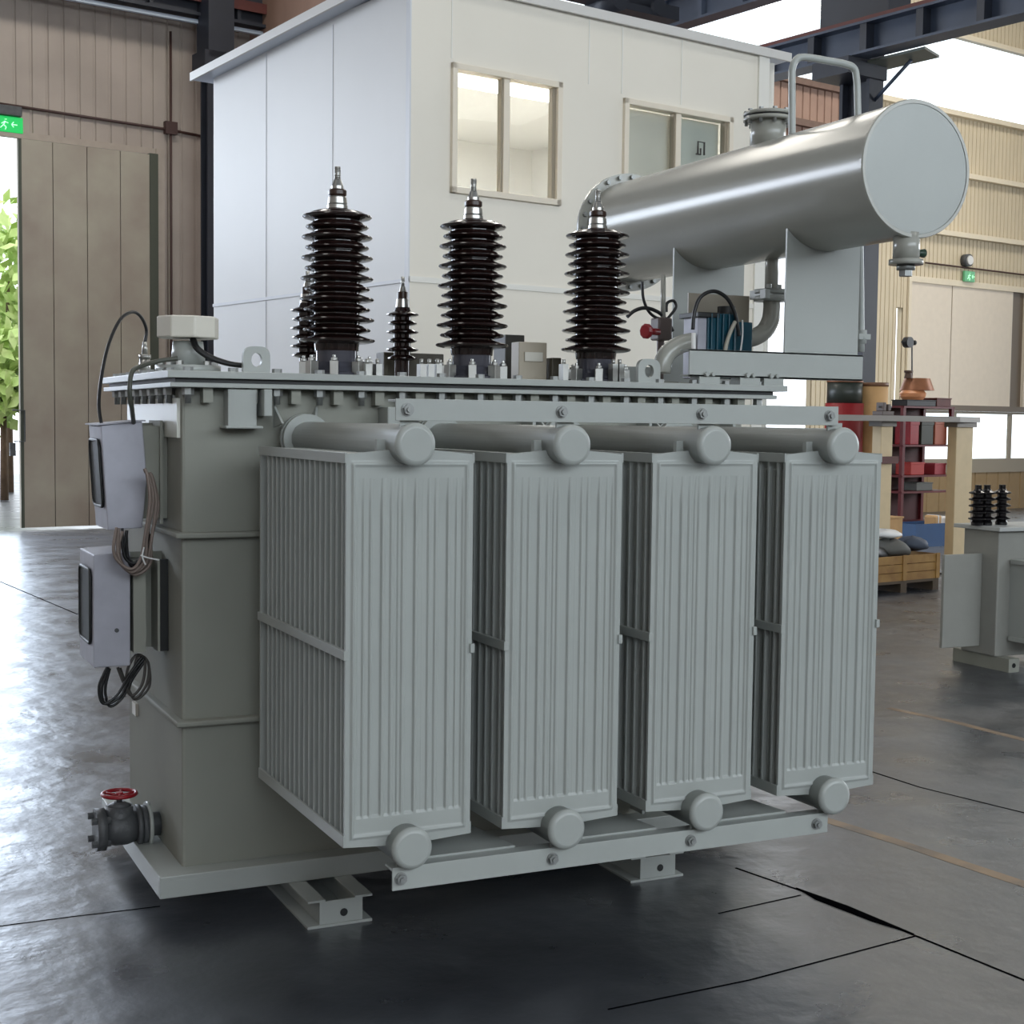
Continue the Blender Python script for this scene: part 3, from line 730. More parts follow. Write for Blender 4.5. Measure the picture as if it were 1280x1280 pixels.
# ---- fittings on the cover
def cbox(name, px0, px1, pytop, y0, y1, m, bevel=.004):
    a = at(px0, pytop, y0); b = at(px1, pytop, y0)
    return MB().box((a.x, y0, 1.955), (b.x, y1, a.z)).build(name, m, tr, bevel=bevel)
OLIVE = mat('olive_casting', (84, 78, 66), .5, noise=.2)
cbox('tap_changer_housing', 506, 555, 441, 1.9, 2.05, OLIVE); cbox('tap_changer_housing', 480, 497, 440, 1.9, 2.0, OLIVE)
cbox('relief_box', 632, 656, 418, 1.95, 2.08, mat('dark_olive', (58, 56, 50), .5)); 
nb_ = cbox('instrument_box', 649, 684, 427, 1.62, 1.70, mat('beige_box', (170, 160, 142), .4))
a = at(656, 440, 1.615); b = at(678, 452, 1.615)
MB().box((a.x, 1.612, b.z), (b.x, 1.618, a.z)).build('label_plate', mat('pale_plate', (206, 202, 190), .4), nb_)
cbox('low_block', 690, 702, 447, 1.6, 1.68, OLIVE)
for i, px in enumerate((460, 473, 538, 548, 528, 706, 768, 776)): 
    p = at(px, 455, 1.3); MB().box((p.x-.012, 1.29, 1.955), (p.x+.012, 1.33, p.z+.0)).cyl((p.x, 1.31, p.z), (p.x, 1.31, p.z+.02), .008, n=8).build('cover_clamp', STEEL, tr)
# lifting eyes on the cover
def lift_eye(x, y, w_, h):
    n = 14; out = [(x-w_/2, y, 1.955)]; 
    for i in range(n+1):
        a = PI-PI*i/n; ex = 3.2
        ca, sa = math.cos(a), math.sin(a)
        out.append((x+w_/2*math.copysign(abs(ca)**(2/ex), ca), y, 1.955+h*.45+h*.55*abs(sa)**(2/ex)))
    out.append((x+w_/2, y, 1.955))
    inn = [(x+(w_*.21)*math.cos(2*PI*i/20), y, 1.955+h*.5+(h*.24)*math.sin(2*PI*i/20)) for i in range(20)]
    # ring plate made of quads between hole and outline
    mb = MB(); K = 40
    def outp(a):
        ca, sa = math.cos(a), math.sin(a); c = V((x, y, 1.955+h*.5)); s_ = 1/max(abs(ca)/(w_/2), abs(sa)/(h*.5))
        d = V((ca, 0, sa)); r_ = s_
        if sa > 0: r_ = (abs(ca/(w_/2))**3.2+abs(sa/(h*.5))**3.2)**(-1/3.2)
        return c+d*r_
    for i in range(K):
        a, b_ = 2*PI*i/K, 2*PI*(i+1)/K
        ip = lambda t: V((x+w_*.2*math.cos(t), y, 1.955+h*.5+h*.26*math.sin(t)))
        P = [ip(a), ip(b_), outp(b_), outp(a)]
        mb.prism(P, (0, .022, 0))
    return mb.build('lifting_eye', GREY, tr)
lift_eye(at(321, 455, 1.15).x, 1.15, .10, .098); lift_eye(at(812, 455, 1.15).x, 1.15, .105, .10)
# pressure relief valve at the left corner
p = at(235, 408, 1.4)
pv = MB().cyl((p.x, 1.4, 1.955), (p.x, 1.4, 1.985), .12, n=28).cyl((p.x, 1.4, 1.985), (p.x, 1.4, 2.075), .065, .055, n=24).build('relief_valve', GREY, tr)
mb = MB(); mb.cyl((p.x, 1.4, 2.085), (p.x, 1.4, 2.165), .116, n=8, smooth=False); mb.build('valve_cap', mat('pale_alloy', (214, 210, 198), .35, noise=.05), pv, bevel=.006)
for k in range(6):
    a = 2*PI*k/6; MB().hexnut((p.x+.1*math.cos(a), 1.4+.1*math.sin(a), 1.985), (p.x+.1*math.cos(a), 1.4+.1*math.sin(a), 2.0), .013).build('valve_bolt', STEEL, pv)
mb = MB()
for d in (0, .02): mb.tube([at(240+d*100, 424, 1.33), at(246+d*100, 436, 1.3), at(262+d*150, 447, 1.28), at(285+d*100, 454.5, 1.26), at(305, 457, 1.25)], .010)
mb.build('relief_cable', CABLE_B, tr)
# thermometer pocket and cables at the left edge
p = at(181, 452, 1.75); X_ = p.x
mb = MB(); mb.cyl((X_, 1.75, 1.955), (X_, 1.75, 2.02), .024, .020, n=18).cyl((X_, 1.75, 2.02), (X_, 1.75, 2.035), .024, n=6).cyl((X_, 1.75, 2.035), (X_, 1.75, 2.085), .012, .008, n=12)
mb.build('thermometer_pocket', STEEL, tr)
mb = MB(); mb.tube([V((X_, 1.75, 2.08)), at(183, 412, 1.75), at(176, 396, 1.72), at(165, 390, 1.68), at(150, 400, 1.62), at(136, 430, 1.56), at(127, 470, 1.5), at(123.5, 505, 1.45), at(127, 531, 1.42)], .0065, n=10)
mb.build('capillary_cable', CABLE_B, tr)
mb = MB(); mb.tube([at(222, 448, 1.3), at(200, 451, 1.3), at(178, 457, 1.26), at(165, 465, 1.18), at(162, 490, 1.15), at(165, 512, 1.2), at(167, 528, 1.32)], .0085, n=10)
mb.build('capillary_cable', mat('olive_cable', (72, 74, 66), .5), tr)

# ---- instrument boxes on the left end
def prof_box(name, prof, y0, y1, m, parent):
    mb = MB(); mb.prism([(x, y0, z) for x, z in prof], (0, y1-y0, 0)); return mb.build(name, m, parent, bevel=.004)
YA = 1.32
pa = [(at(a, b, YA).x, at(a, b, YA).z) for a, b in ((126, 532), (178, 527), (184, 600), (178, 660), (135, 663))]
bx = prof_box('gauge_box', pa, YA, YA+.26, STAIN, tr)
xm = pa[0][0]; xb = pa[4][0]; zt, zb_ = pa[0][1], pa[4][1]
def lean(t): return xm+(xb-xm)*t
mb = MB()                                                 # dark rounded window on the slanting left side
def side_pts(y0, y1, t0, t1, off, rr=.03):
    P = []; zA = zt+(zb_-zt)*t0; zB = zt+(zb_-zt)*t1
    for cy, cz, a0_ in ((y1-rr, zA-rr, 0), (y0+rr, zA-rr, 90), (y0+rr, zB+rr, 180), (y1-rr, zB+rr, 270)):
        for k in range(5):
            a = math.radians(a0_+k*22.5); yy = cy+rr*math.cos(a); zz = cz+rr*math.sin(a)
            P.append((lean((zt-zz)/(zt-zb_))-off, yy, zz))
    return P
mb.prism(side_pts(YA+.03, YA+.23, .14, .78, .002), (-.004, 0, 0)); mb.build('gauge_window', mat('dark_glass', (26, 30, 26), .45, spec=.15), bx)
mb = MB(); P = side_pts(YA+.03, YA+.23, .14, .78, .006); mb.tube(P, .006, n=8, closed=True, sub=1); mb.build('window_gasket', DARK, bx)
mb = MB(); mb.prism([(pa[0][0]-.012, YA-.004, zt+.001), (pa[1][0]+.01, YA-.004, pa[1][1]+.001), (pa[1][0]+.01, YA+.27, pa[1][1]+.001), (pa[0][0]-.012, YA+.27, zt+.001)], (0, 0, .005)); mb.build('lid', STAIN, bx)
mb = MB(); mb.box((pa[1][0]+.002, YA+.02, 1.42), (TX0+.001, YA+.03, 1.76)); mb.box((pa[1][0]-.01, YA+.14, 1.42), (TX0+.001, YA+.15, 1.77)); mb.box((TX0-.03, YA+.0, 1.40), (TX0-.02, YA+.2, 1.78)); mb.build('mounting_bracket', GREY_D, bx)
YB = 1.32
pb = [(at(a, b, YB).x, at(a, b, YB).z) for a, b in ((117, 694), (163, 690), (163, 832), (117, 835))]
by = prof_box('gauge_box', pb, YB, YB+.31, STAIN, tr)
xm = xb = (pb[0][0]+pb[3][0])/2; zt, zb_ = pb[0][1], pb[3][1]
mb = MB(); mb.prism(side_pts(YB+.035, YB+.27, .14, .80, .002), (-.004, 0, 0)); mb.build('gauge_window', mat('dark_glass', (26, 30, 26), .45, spec=.15), by)
mb = MB(); mb.tube(side_pts(YB+.035, YB+.27, .14, .80, .006), .006, n=8, closed=True, sub=1); mb.build('window_gasket', DARK, by)
mb = MB(); mb.box((pb[1][0], YB+.12, .93), (TX0, YB+.135, 1.29)); mb.box((pb[1][0]+.01, YB+.0, .93), (pb[1][0]+.055, YB+.12, 1.27)); mb.box((TX0-.04, YB-.0, .93), (TX0-.032, YB+.15, 1.27)); mb.build('mounting_bracket', GREY_D, by)
mb = MB(); mb.box((TX0-.031, YB+.0, .93), (TX0-.002, YB+.02, 1.27)); mb.build('bracket_pad', DARK, by)
q = at(146, 788, YB-.002); mb = MB(); mb.cyl((q.x, YB-.004, q.z), (q.x, YB, q.z), .008, n=12); mb.build('lock', CASTI, by)
# cable loops
def loops(name, y, pts, n, r, m, jit, parent):
    for k in range(n):
        random.seed(k*13+len(pts)+int(pts[0][0])); mb = MB()
        P = [at(px+random.uniform(-jit, jit)+(k-1.5)*2.6, py+random.uniform(-jit, jit)*.6+(k-1.5)*2.2, y+.012*k) for px, py in pts]
        mb.tube(P, r, n=8); mb.build(name, m, parent)
loops('cable_loop', 1.22, [(150, 662), (147, 690), (153, 708), (168, 715), (182, 700), (187, 670), (192, 630), (189, 600), (184, 590)], 4, .006, mat('pink_grey_cable', (122, 108, 100), .5), 2.2, tr)
loops('cable_loop', 1.25, [(158, 664), (156, 690), (162, 704), (174, 708), (184, 692), (188, 668)], 3, .006, CABLE_B, 2, tr)
loops('cable_loop', 1.36, [(137, 834), (130, 862), (134, 882), (150, 872), (165, 845), (180, 825)], 3, .0055, CABLE_B, 2.5, tr)
loops('cable_loop', 1.38, [(150, 836), (158, 862), (170, 872), (183, 856), (184, 830), (176, 822), (166, 840), (160, 862)], 3, .0055, CABLE, 2.5, tr)
mb = MB(); mb.tube([at(176, 694, 1.205), at(184, 697, 1.205), at(199, 700, 1.205)], .003, n=6); mb.tube([at(180, 684, 1.205), at(178, 696, 1.205), at(182, 706, 1.205)], .003, n=6); mb.build('cable_tie', WHITE, tr)
# small plate on the end face
mb = MB(); mb.box((TX0-.012, 1.9, .575), (TX0, 1.97, .625)); mb.build('rating_tag', mat('pale_plate', (206, 202, 190), .4), tr)

# ---- drain valve
VY, VZ = 1.5, .235
vb = MB(); 
vx1 = TX0
vb.cyl((vx1, VY, VZ), (vx1-.05, VY, VZ), .045, n=24); vb.cyl((-.305, VY, VZ), (-.285, VY, VZ), .075, n=28)
vb.loft((-.325, VY, VZ), (-.44, VY, VZ), [(0, .056), (.3, .066), (.7, .066), (1, .056)], 24)
vb.cyl((-.325, VY, VZ), (-.308, VY, VZ), .080, n=28); vb.cyl((-.475, VY, VZ), (-.44, VY, VZ), .080, n=28)
vb.cyl((-.385, VY, VZ), (-.385, VY, VZ+.085), .055, .05, n=20); vb.cyl((-.385, VY, VZ+.085), (-.385, VY, VZ+.10), .045, .02, n=18)
va = vb.build('drain_valve', CASTI, tr)
mb = MB(); mb.cyl((-.285, VY, VZ), (-.272, VY, VZ), .088, n=30); mb.build('pipe_flange', GREY, va)
for k in range(4):
    a = PI/4+PI/2*k; mb = MB(); yy, zz = VY+.062*math.cos(a), VZ+.062*math.sin(a)
    mb.hexnut((-.495, yy, zz), (-.475, yy, zz), .014); mb.hexnut((-.44, yy, zz), (-.425, yy, zz), .014); mb.build('flange_nut', CASTI, va)
ws = MB(); ws.cyl((-.385, VY, VZ+.095), (-.385, VY, .362), .011, n=12); ws.build('valve_stem', CASTI, va)
hw = MB(); ring = [(-.385+.062*math.cos(2*PI*k/24), VY+.062*math.sin(2*PI*k/24), .365) for k in range(24)]
hw.tube(ring, .0075, n=10, closed=True, sub=1)
for k in range(5):
    a = 2*PI*k/5; hw.tube([(-.385, VY, .358), (-.385+.06*math.cos(a), VY+.06*math.sin(a), .365)], .0055, n=8, sub=1)
hw.cyl((-.385, VY, .352), (-.385, VY, .372), .014, n=14); hw.build('hand_wheel', RED, va)

# ---- conservator
CXc, CZc, CY_0, CY_1 = 2.50, 2.795, .49, 2.72
RC = .262
def cpt(y): return V((CXc, y, CZc))
c_ = MB(); c_.loft(cpt(CY_0), cpt(CY_1), [(0, RC), (1, RC)], 96, caps=False)
cons = c_.build('conservator', CONS, tr)
c_ = MB(); c_.loft(cpt(CY_0-.004), cpt(CY_0+.014), [(0, RC-.010), (0, RC+.003), (.3, RC+.006), (1, RC+.006), (1, RC-.02)], 96, caps=False, smooth=False)
c_.build('end_rim', CONS, cons)
c_ = MB(); c_.loft(cpt(CY_0+.003), cpt(CY_0-.002), [(0, RC-.004), (1, RC-.012)], 96); c_.build('end_plate', GREY, cons)
c_ = MB(); c_.loft(cpt(CY_1), cpt(CY_1+.03), [(0, RC+.045), (1, RC+.045)], 72); c_.build('end_flange', CONS, cons)
for k in range(24):
    a = 2*PI*k/24; x = CXc+(RC+.025)*math.cos(a); z = CZc+(RC+.025)*math.sin(a); MB().hexnut((x, CY_1-.02, z), (x, CY_1, z), .012).build('end_bolt', ZINC, cons)
# neck with flange on top
yn = .49+1.02
for _i in range(40):                       # find where the neck stands on the drum
    d = cpt(yn)-EYE; px = 640+F_PX*d.dot(rt)/d.dot(fw); yn += (px-958)*.004
NY = yn; zc = CZc+RC
c_ = MB(); c_.cyl((CXc, NY, zc-.03), (CXc, NY, zc+.115), .080, n=32); nk = c_.build('filler_neck', CONS, cons)
c_ = MB(); c_.cyl((CXc, NY, zc+.098), (CXc, NY, zc+.113), .112, n=36); c_.cyl((CXc, NY, zc+.121), (CXc, NY, zc+.136), .112, n=36); c_.build('neck_flange', CONS, nk)
c_ = MB(); c_.cyl((CXc, NY, zc+.113), (CXc, NY, zc+.121), .108, n=36)
c_.build('neck_gasket', DARK, nk)
for k in range(10):
    a = 2*PI*k/10; x = CXc+.098*math.cos(a); y = NY+.098*math.sin(a); MB().hexnut((x, y, zc+.136), (x, y, zc+.146), .011).cyl((x, y, zc+.08), (x, y, zc+.137), .008, n=6).build('neck_bolt', ZINC, nk)
# breather pipe
YP = 1.20
c_ = MB(); c_.tube([at(990, 175, YP), at(990, 100, YP), at(990.5, 86, YP), at(995, 75, YP), at(1006, 71.5, YP), at(1035, 76, YP), at(1056, 80, YP), at(1067, 85, YP), at(1070.5, 97, YP), at(1072, 130, YP), at(1075, 300, YP), at(1076.5, 440, YP)], .0155, n=14, sub=5)
c_.build('breather_pipe', GREY, tr)
q = at(1077, 421, YP); MB().box((q.x-.03, YP-.02, q.z-.012), (q.x+.035, YP+.02, q.z+.012)).cyl((q.x, YP, q.z-.03), (q.x, YP, q.z+.03), .022, n=12).build('pipe_clip', GREY, tr)
# sump at the near end
sy = .62
for _i in range(40):
    d = V((CXc, sy, 2.5))-EYE; px = 640+F_PX*d.dot(rt)/d.dot(fw); sy += (px-1133)*.004
c_ = MB(); c_.cyl((CXc, sy, CZc-RC+.02), (CXc, sy, CZc-RC-.09), .052, n=28); sm_ = c_.build('sump', CONS, cons)
c_ = MB(); c_.cyl((CXc, sy, CZc-RC-.105), (CXc, sy, CZc-RC-.085), .067, n=28); c_.build('sump_flange', CONS, sm_)
c_ = MB(); c_.cyl((CXc, sy, CZc-RC-.125), (CXc, sy, CZc-RC-.105), .036, n=20); c_.hexnut((CXc, sy, CZc-RC-.150), (CXc, sy, CZc-RC-.125), .028); c_.build('drain_plug', ZINC, sm_)
c_ = MB(); c_.cyl((CXc+.05, sy, CZc-RC-.055), (CXc+.09, sy, CZc-RC-.055), .012, .018, n=12); c_.build('sump_knob', mat('green_knob', (34, 60, 44), .4), sm_)
# saddle supports
def saddle(y, wd, zb_, parent, rib=True, sgn=0):
    mb = MB(); n = 24; P = [(CXc-wd/2, y, zb_), (CXc+wd/2, y, zb_)]
    a1 = math.acos(min(1, wd/2/(RC+.001)))
    arc = []
    for i in range(n+1):
        x = CXc+wd/2-wd*i/n; z = CZc-math.sqrt(max(0, (RC+.0)**2-(x-CXc)**2)); arc.append((x, y, z))
    P = P+arc
    k = len(arc)
    # quads between arc and base line
    for i in range(n):
        a, b_ = arc[i], arc[i+1]
        mb.prism([(a[0], y, zb_), a, b_, (b_[0], y, zb_)], (0, .010, 0))
    if rib:
        x = CXc-wd/2; mb.prism([(x, y, zb_), (x, y, CZc-math.sqrt(max(0, RC**2-(wd/2)**2))), (x, y+.16, zb_+.35), (x, y+.16, zb_)], (.008, 0, 0))
    return mb.build('saddle_support', GREY, parent)
saddle(1.06, .385, 2.095, tr, False); 
yk = 1.95
saddle(yk, .40, 2.05, tr, False)
# frame beams
mb = MB(); x0 = at(862, 443, 1.05).x
mb.box((x0, 1.05, 1.985), (2.715, 1.058, 2.097)); mb.box((x0, 1.05, 2.089), (2.715, 1.12, 2.097)); mb.box((x0, 1.05, 1.985), (2.715, 1.12, 1.993)); mb.build('frame_beam', GREY, tr, bevel=.001)
mb = MB(); mb.box((x0, 1.92, 1.985), (2.715, 1.99, 2.055)); mb.build('frame_beam', GREY, tr, bevel=.001)
for x in (x0+.1, x0+.3, x0+.42):
    mb = MB(); mb.box((x-.05, 1.05, 1.955), (x+.05, 1.12, 1.985)); mb.hexnut((x-.02, 1.035, 1.995), (x-.02, 1.05, 1.995), .010); mb.hexnut((x+.01, 1.035, 1.995), (x+.01, 1.05, 1.995), .009); mb.build('beam_pad', GREY, tr)
    MB().box((x-.05, 1.92, 1.955), (x+.05, 1.99, 1.985)).build('beam_pad', GREY, tr)
# brace plate between supports
YQ = 1.55
a, b = at(861, 366, YQ), at(936, 404, YQ)
mb = MB(); mb.box((a.x, YQ, b.z), (b.x-.0, YQ+.01, a.z)); mb.build('brace_plate', mat('beige_plate', (150, 142, 128), .4), tr)
# oil pipe with relay
YR = 1.45
mb = MB(); mb.tube([at(827, 466, YR), at(829, 452, YR), at(836, 440, YR), at(850, 431, YR), at(866, 427, YR), at(882, 427, YR)], .040, n=20)
pp = mb.build('oil_pipe', CONS, tr)
mb = MB(); q = at(827, 464, YR); mb.cyl((q.x, YR, 1.955), (q.x, YR, 1.972), .075, n=24); mb.build('pipe_flange', CONS, pp)
mb = MB(); mb.tube([at(930, 424, YR), at(944, 421, YR), at(956, 413, YR), at(963, 400, YR), at(965, 386, YR), at(965, 376, YR)], .040, n=20)
mb.build('oil_pipe', CONS, tr)
q = at(964, 369, YR); mb = MB(); mb.cyl((q.x, YR, q.z-.028), (q.x, YR, q.z-.006), .078, n=24); mb.cyl((q.x, YR, q.z+.004), (q.x, YR, q.z+.024), .078, n=24)
mb.box((q.x-.075, YR-.06, q.z-.02), (q.x+.075, YR+.06, q.z+.02))
for dx in (-.055, .0, .055): mb.hexnut((q.x+dx, YR-.06, q.z+.024), (q.x+dx, YR-.06, q.z+.042), .012)
mb.build('shut_off_flange', GREY, tr)
mb = MB(); mb.cyl((q.x, YR, q.z), (q.x, YR, CZc-.15), .030, n=18); mb.build('riser_pipe', CONS, tr)
# gas relay: silver cover + teal body
a, b = at(872, 443, YR-.06), at(886, 394, YR-.06)
mb = MB(); mb.box((a.x, YR-.06, 1.99), (b.x, YR+.06, b.z)); rel = mb.build('gas_relay', STAIN, tr, bevel=.004)
a, b = at(884, 443, YR-.07), at(921, 393, YR-.07)
mb = MB(); mb.box((a.x, YR-.07, 1.99), (b.x, YR+.07, b.z)); 
for k in range(5):
    x = a.x+(b.x-a.x)*(k+.5)/5; mb.box((x-.004, YR-.082, 1.99), (x+.004, YR-.07, b.z))
a2, b2 = at(918, 443, YR-.05), at(941, 403, YR-.05); mb.box((a2.x, YR-.05, 1.99), (b2.x, YR+.06, b2.z)); mb.build('relay_body', TEAL, rel, bevel=.004)
a, b = at(873, 396, YR-.08), at(900, 391, YR-.08); mb = MB(); mb.box((a.x, YR-.08, a.z), (b.x, YR+.08, b.z)); q = at(908, 386, YR); mb.cyl((q.x, YR, a.z), (q.x, YR, q.z+.01), .04, n=20); mb.build('relay_lid', DARK, rel, bevel=.003)
mb = MB(); mb.tube([at(866, 412, YR-.1), at(868, 390, YR-.1), at(876, 371, YR-.1), at(892, 364, YR-.1), at(908, 372, YR-.1), at(918, 390, YR-.1), at(922, 408, YR-.1), at(924, 420, YR-.1)], .0085)
mb.build('relay_cable', CABLE_B, rel)
mb = MB(); mb.tube([at(919, 402, YR-.1), at(913, 415, YR-.1), at(908, 430, YR-.1), at(906, 443, YR-.1)], .009); mb.build('relay_cable', mat('beige_cable', (170, 166, 152), .5), rel)
mb = MB(); mb.tube([at(928, 400, YR-.1), at(928, 420, YR-.1), at(925, 443, YR-.1)], .004); mb.build('relay_cable', WHITE, rel)
q = at(867, 425, YR-.1); mb = MB(); mb.cyl((q.x, YR-.1, 2.02), (q.x, YR-.1, q.z+.03), .010, n=12); mb.box((q.x-.01, YR-.11, 1.99), (q.x+.03, YR-.08, 2.03)); mb.build('cable_gland', WHITE, rel)
# red valve, pipe and cables behind the third bushing
YV = 1.9
q = at(826, 411, YV); mb = MB(); mb.box((q.x-.035, YV-.04, q.z-.055), (q.x+.04, YV+.04, q.z+.05)); mb.cyl((q.x, YV, 1.955), (q.x, YV, q.z), .018, n=12); sv = mb.build('sampling_valve', mat('brown_casting', (96, 84, 80), .5), tr, bevel=.008)
q2 = at(808, 414, YV-.05); mb = MB(); mb.cyl((q.x-.03, YV-.03, q2.z), (q2.x, YV-.05, q2.z), .016, n=12); mb.loft((q2.x+.012, YV-.045, q2.z), (q2.x-.012, YV-.055, q2.z), [(0, .028), (.3, .036), (.7, .036), (1, .028)], 10, smooth=False); mb.build('red_knob', RED, sv)
mb = MB(); mb.tube([at(829, 345, YV), at(829, 402, YV)], .012, sub=1); mb.build('sampling_pipe', CONS, tr)
mb = MB(); mb.tube([at(784, 396, YV), at(794, 388, YV), at(808, 385, YV), at(824, 391, YV), at(834, 402, YV), at(841, 414, YV)], .009); mb.build('black_lead', CABLE_B, tr)
mb = MB(); mb.tube([at(803, 352, YV), at(804, 372, YV), at(810, 388, YV), at(820, 397, YV), at(832, 399, YV)], .007); mb.build('black_lead', CABLE_B, tr)
mb = MB(); mb.tube([at(833, 390, YV), at(834, 379, YV), at(842, 376, YV), at(845, 384, YV), at(838, 394, YV), at(831, 402, YV)], .007); mb.build('black_lead', CABLE_B, tr)

# ================================================================= right background
# ---- small transformer
p = V((*fl(1243, 838), 0)); bx0 = p.x; by0 = p.y
t2 = thing('small_transformer', (bx0+.5, by0+.4, 0), 'smaller grey transformer with black bushings standing alone at the right edge', 'transformer')
def zat(px, py, y): return at(px, py, y).z
zt2 = zat(1243, 664, by0)
D2 = 1.0
for _i in range(60):
    d = V((bx0, by0+D2, .6))-EYE; px = 640+F_PX*d.dot(rt)/d.dot(fw); D2 += (px-1203)*.008
body = MB(); xl = bx0; body.box((xl, by0, .10), (xl+1.2, by0+D2, zt2)); body.build('tank', mat('grey_small_tank', (148, 148, 142), .4, noise=.06), t2, bevel=.01)
mb = MB(); mb.box((xl-.05, by0-.06, zt2), (xl+1.25, by0+D2+.06, zt2+.03)); mb.build('cover', mat('pale_cover', (176, 178, 176), .4), t2, bevel=.004)
for k in range(6):
    mb = MB(); mb.box((xl+.12+k*.07, by0-.30, .25), (xl+.145+k*.07, by0, zt2-.22)); mb.build('cooling_fin', GREY, t2)
mb = MB(); mb.box((xl+.10, by0-.31, zt2-.24), (xl+.62, by0-.02, zt2-.21)); mb.box((xl+.10, by0-.31, .22), (xl+.62, by0-.02, .25)); mb.build('fin_rail', GREY, t2)
for k in range(1):
    mb = MB(); mb.box((xl-.36, by0+D2-.20, .16), (xl, by0+D2-.17, zt2-.18)); mb.build('side_radiator', mat('grey_small_tank', (148, 148, 142)), t2, bevel=.004)
for x in (xl+.02, xl+.8):
    mb = MB(); mb.box((x, by0-.12, 0), (x+.1, by0+D2+.1, .10)); mb.build('skid', GREY_D, t2)
mb = MB(); mb.cyl((xl+.07, by0-.121, .05), (xl+.07, by0-.119, .05), .018, n=14); mb.build('skid_hole', DARK, t2)
BLK = mat('black_porcelain', (18, 16, 18), .2)
for px in (1222, 1233, 1252):
    q = at(px, 640, by0+D2*.5)
    prof = [(.0, zt2+.03), (.045, zt2+.03), (.045, zt2+.05)]
    for i in range(5):
        z = zt2+.08+i*.048; prof += [(.035, z-.014), (.066, z-.005), (.066, z+.004), (.035, z+.016)]
    prof += [(.025, zt2+.30), (.025, zt2+.33), (0, zt2+.331)]
    MB().lathe((q.x, by0+D2*.5, 0), prof, 20).build('bushing', BLK, t2)
# ---- work table: long grey slab on cream posts
TV = 7.0
def tb(px, py): return hp(px, py, TV)
a = tb(1030, 524); b = tb(1236, 524); zt_ = tb(1150, 520).z; zb_ = tb(1150, 527).z
t = thing('work_table', H((a.x+b.x)/2, TV, 0), 'long narrow grey work platform on square cream posts behind the radiators', 'table')
mb = MB(); n = [(a.x, TV), (b.x-.55, TV), (b.x, TV+.12), (b.x-.3, TV+.6), (a.x, TV+.6)]
mb.prism([H(u, v, zb_) for u, v in n], (0, 0, zt_-zb_)); mb.build('table_top', mat('grey_slab', (136, 130, 122), .4), t)
for px0, px1 in ((1100, 1118), (1194, 1218)):
    c0_, c1_ = hp(px0, 600, TV+.15).x, hp(px1, 600, TV+.15).x
    MB().box((c0_, TV+.15, 0), (c1_-.05, TV+.28, zb_-.05), H).build('post', CREAMP, t, bevel=.008)
    MB().box((c0_-.03, TV+.12, zb_-.06), (c1_-.02, TV+.31, zb_), H).build('post_cap', mat('grey_slab', (136, 130, 122)), t, bevel=.005)
    MB().box((c0_-.04, TV+.11, 0), (c1_-.01, TV+.32, .02), H).build('foot_plate', CASTI, t)
# post collar, dark brown (under the near post)
q = hp(1109, 575, TV+.13); MB().box((q.x-.16, TV+.1, q.z-.04), (q.x+.16, TV+.33, q.z+.04), H).build('brown_collar', mat('brown_collar', (88, 42, 36), .5), t)
# ---- red storage rack
RV = 11.0
def rp(px, py): return hp(px, py, RV)
x0 = rp(1127, 600).x; x1 = rp(1190, 600).x
zs = [.25, rp(1150, 614).z, rp(1150, 594).z, rp(1150, 556).z, rp(1160, 508).z]
t = thing('storage_rack', H((x0+x1)/2, RV, 0), 'dark red steel storage rack behind the grey work platform', 'rack')
DRED = mat('dark_red_steel', (96, 24, 28), .5, noise=.2)
for xx in (x0, x1-.06):
    for vv in (RV, RV+.55): MB().box((xx, vv, 0), (xx+.06, vv+.06, zs[-1]), H).build('upright', DRED, t)
for z in zs: MB().box((x0, RV-.01, z-.03), (x1, RV+.62, z), H).build('shelf', DRED, t)
MB().box((x0, RV+.6, 0), (x1, RV+.62, zs[-1]), H).build('back_panel', mat('maroon_sheet', (70, 28, 28), .6), t)
def item(name, px0, px1, zb_, h, m, label, cat, v=RV+.08, d=.3, bev=.01, group=None):
    a, b = hp(px0, 600, v).x, hp(px1, 600, v).x
    t = thing(name, H((a+b)/2, v+d/2, zb_), label, cat, group)
    MB().box((a, v, zb_), (b, v+d, zb_+h), H).build('box_body', m, t, bevel=bev)
    MB().box((a-.008, v-.008, zb_+h*.86), (b+.008, v+d+.008, zb_+h+.002), H).build('lid', m, t, bevel=bev*.5)
    return t
item('storage_bin', 1136, 1147, zs[3], .36, RED, 'crimson bin at the left end of the rack shelf under the platform', 'bin')
item('storage_bin', 1150, 1165, zs[3], .36, mat('dark_green_bin', (54, 56, 46), .5), 'dark green bin between the crimson and orange-brown bins on the rack', 'bin')
item('storage_bin', 1167, 1182, zs[3], .38, mat('rust_orange', (168, 92, 66), .5), 'orange-brown bin at the right end of the rack shelf', 'bin')
item('parts_box', 1138, 1155, zs[2], .20, mat('bright_red_box', (170, 48, 40), .5), 'bright red parts box on the rack shelf below the bins', 'box')
item('parts_box', 1168, 1182, zs[2], .18, mat('pinkish_red', (164, 60, 66), .5), 'pinkish red parts box right of the bright red one on the rack', 'box')
item('parts_box', 1146, 1166, zs[1], .13, mat('grey_box', (96, 96, 90), .5), 'low grey box on the lower rack shelf', 'box')
item('tool_case', 1131, 1167, zs[4], .10, DARK, 'flat black tool case lying on top of the red rack', 'case')
item('tool_case', 1168, 1186, zs[4], .14, RUSTRED, 'rusty red case on top of the rack beside the black case', 'case')
